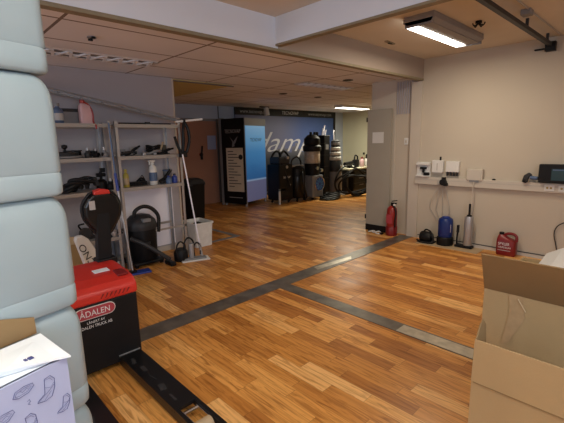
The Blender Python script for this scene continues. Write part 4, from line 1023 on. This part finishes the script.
MB().box(.12, .125, -.06, .06, 1.25, 1.38).build('badge', 'mid_grey', t)
t = thing('industrial_vacuum', 'grey vacuum with a stack of pale rings on its head, beside the column machine', 'cleaning machine', (-6.50, 8.33, 0), group='cleaning machines before the wall print')
MB().lathe([(.16, .08), (.18, .12), (.18, .62), (.17, .66)], seg=26).build('drum', 'mid_grey', t, smooth=True)
MB().lathe([(.185, .65), (.19, .72), (.17, .90), (.15, .95)], seg=26).build('motor_head', 'dark_grey', t, smooth=True)
for i in range(4): MB().lathe([(.14 - .012 * i, .95 + .13 * i), (.16 - .012 * i, .97 + .13 * i), (.16 - .012 * i, 1.03 + .13 * i), (.13 - .012 * i, 1.05 + .13 * i)], seg=24).build('filter_ring', 'white_plastic' if i in (0, 1, 2) else 'mid_grey', t, smooth=True)
MB().lathe([(.12, .93), (.12, 1.46), (.05, 1.50)], seg=20).build('core', 'dark_grey', t, smooth=True)
MB().cyl((.16, .02, .78), (.20, .02, .78), .05).build('gauge', 'chrome', t)
MB().tube([(-.05, 0, 1.5), (-.05, -.02, 1.66), (-.05, 0, 1.75)], .012).build('aerial_rod', 'panel_white', t)
casters(t, .17)
t = thing('hose_coil', 'large coil of thick black hose standing on the floor before the worktop', 'hose', (-5.93, 8.35, 0))
for k in range(5):
    r_ = .42 - .03 * k - .02 * (k % 2); ph = random.uniform(0, 6); oy = random.uniform(-.06, .06)
    MB().tube([(.07 * math.sin(a * 2 + ph) + .05 * (k - 2) + .62 * r_ * math.cos(a), .12 + oy + r_ * 1.08 * math.cos(a), .035 + r_ * .88 + r_ * .88 * math.sin(a) * (1 + .12 * math.sin(a * 3 + ph)) * (1 if math.sin(a) > 0 else .98)) for a in [i * PI / 7 for i in range(14)]], .024, closed=True).build('hose_loop', 'black_rubber', t)
t = thing('hose_coil', 'flat heap of black hose loops on the floor between the vacuums', 'hose', (-6.12, 7.62, 0))
for k in range(4):
    MB().tube([((.20 - .02 * k) * math.cos(a), .05 * k + (.30 - .02 * k) * math.sin(a), .03 + .035 * k + .012 * math.sin(3 * a + k)) for a in [i * PI / 7 for i in range(14)]], .024, closed=True).build('hose_loop', 'black_rubber', t)
MB().cyl((.12, .2, .12), (.2, .36, .08), .022).build('hose_cuff', 'steel', t)
# worktop cabinet
t = thing('drawer_cabinet', 'dark drawer cabinet with a pale worktop below the yellowish wall', 'cabinet', (-6.6, 9.6, 0))
MB().box(-.3, .3, -.70, .70, .04, .66).build('cabinet_body', 'dark_grey', t, bevel=.004)
for i, y in enumerate((-.35, .35)):
    for z in (.1, .29, .48):
        d_ = MB().box(.3, .315, y - .33, y + .33, z, z + .16).build('drawer', 'black', t, bevel=.003)
        MB().box(.315, .335, y - .1, y + .1, z + .11, z + .125).build('handle', 'mid_grey', d_)
MB().box(-.34, .36, -.98, .75, .66, .70).build('worktop', 'wall_cream', t, bevel=.004)
MB().box(-.28, .28, -.96, -.92, 0, .66).build('side_leg', 'dark_grey', t)
z0 = .70
t = thing('cordless_drill', 'black machine head lying on the pale worktop, leftmost', 'tool', (-6.45, 8.90, z0))
MB().cyl((0, -.22, .12), (0, .12, .14), .055).build('motor', 'black', t, bevel=.01)
MB().box(-.04, .04, .0, .10, 0, .12).build('grip', 'dark_grey', t, bevel=.01)
t = thing('cordless_drill', 'upright black machine with handle on the pale worktop', 'tool', (-6.5, 9.28, z0))
MB().box(-.06, .06, -.10, .10, 0, .22).build('motor', 'black', t, bevel=.02)
MB().tube([(0, -.08, .2), (0, -.03, .34), (0, .08, .30), (0, .09, .2)], .02).build('handle', 'black', t)
bottle('spray_bottle', 'pale pink spray bottle on the worktop', -6.45, 9.52, z0, .07, .28, 'pink', 'red_can')
bottle('spray_bottle', 'white trigger bottle on the worktop near the pillar edge', -6.42, 9.74, z0, .07, .32, 'white_plastic', 'wood_trim', trigger=True)
bottle('spray_bottle', 'brown bottle behind the white trigger bottle on the worktop', -6.62, 9.86, z0, .06, .40, 'wood_trim', 'black')
t = thing('white_tray', 'low white tray of papers on the near end of the worktop', 'tray', (-6.62, 9.06, z0))
MB().box(-.14, .14, -.20, .18, 0, .05).build('tray', 'white_plastic', t, bevel=.006)
MB().box(-.11, .11, -.15, .13, .05, .065, rz=.1).build('papers', 'foam', t)

S.view_settings.view_transform = 'Standard'
S.view_settings.look = 'None'
S.view_settings.exposure = 0
S.cycles.max_bounces = 6
S.cycles.use_denoising = True
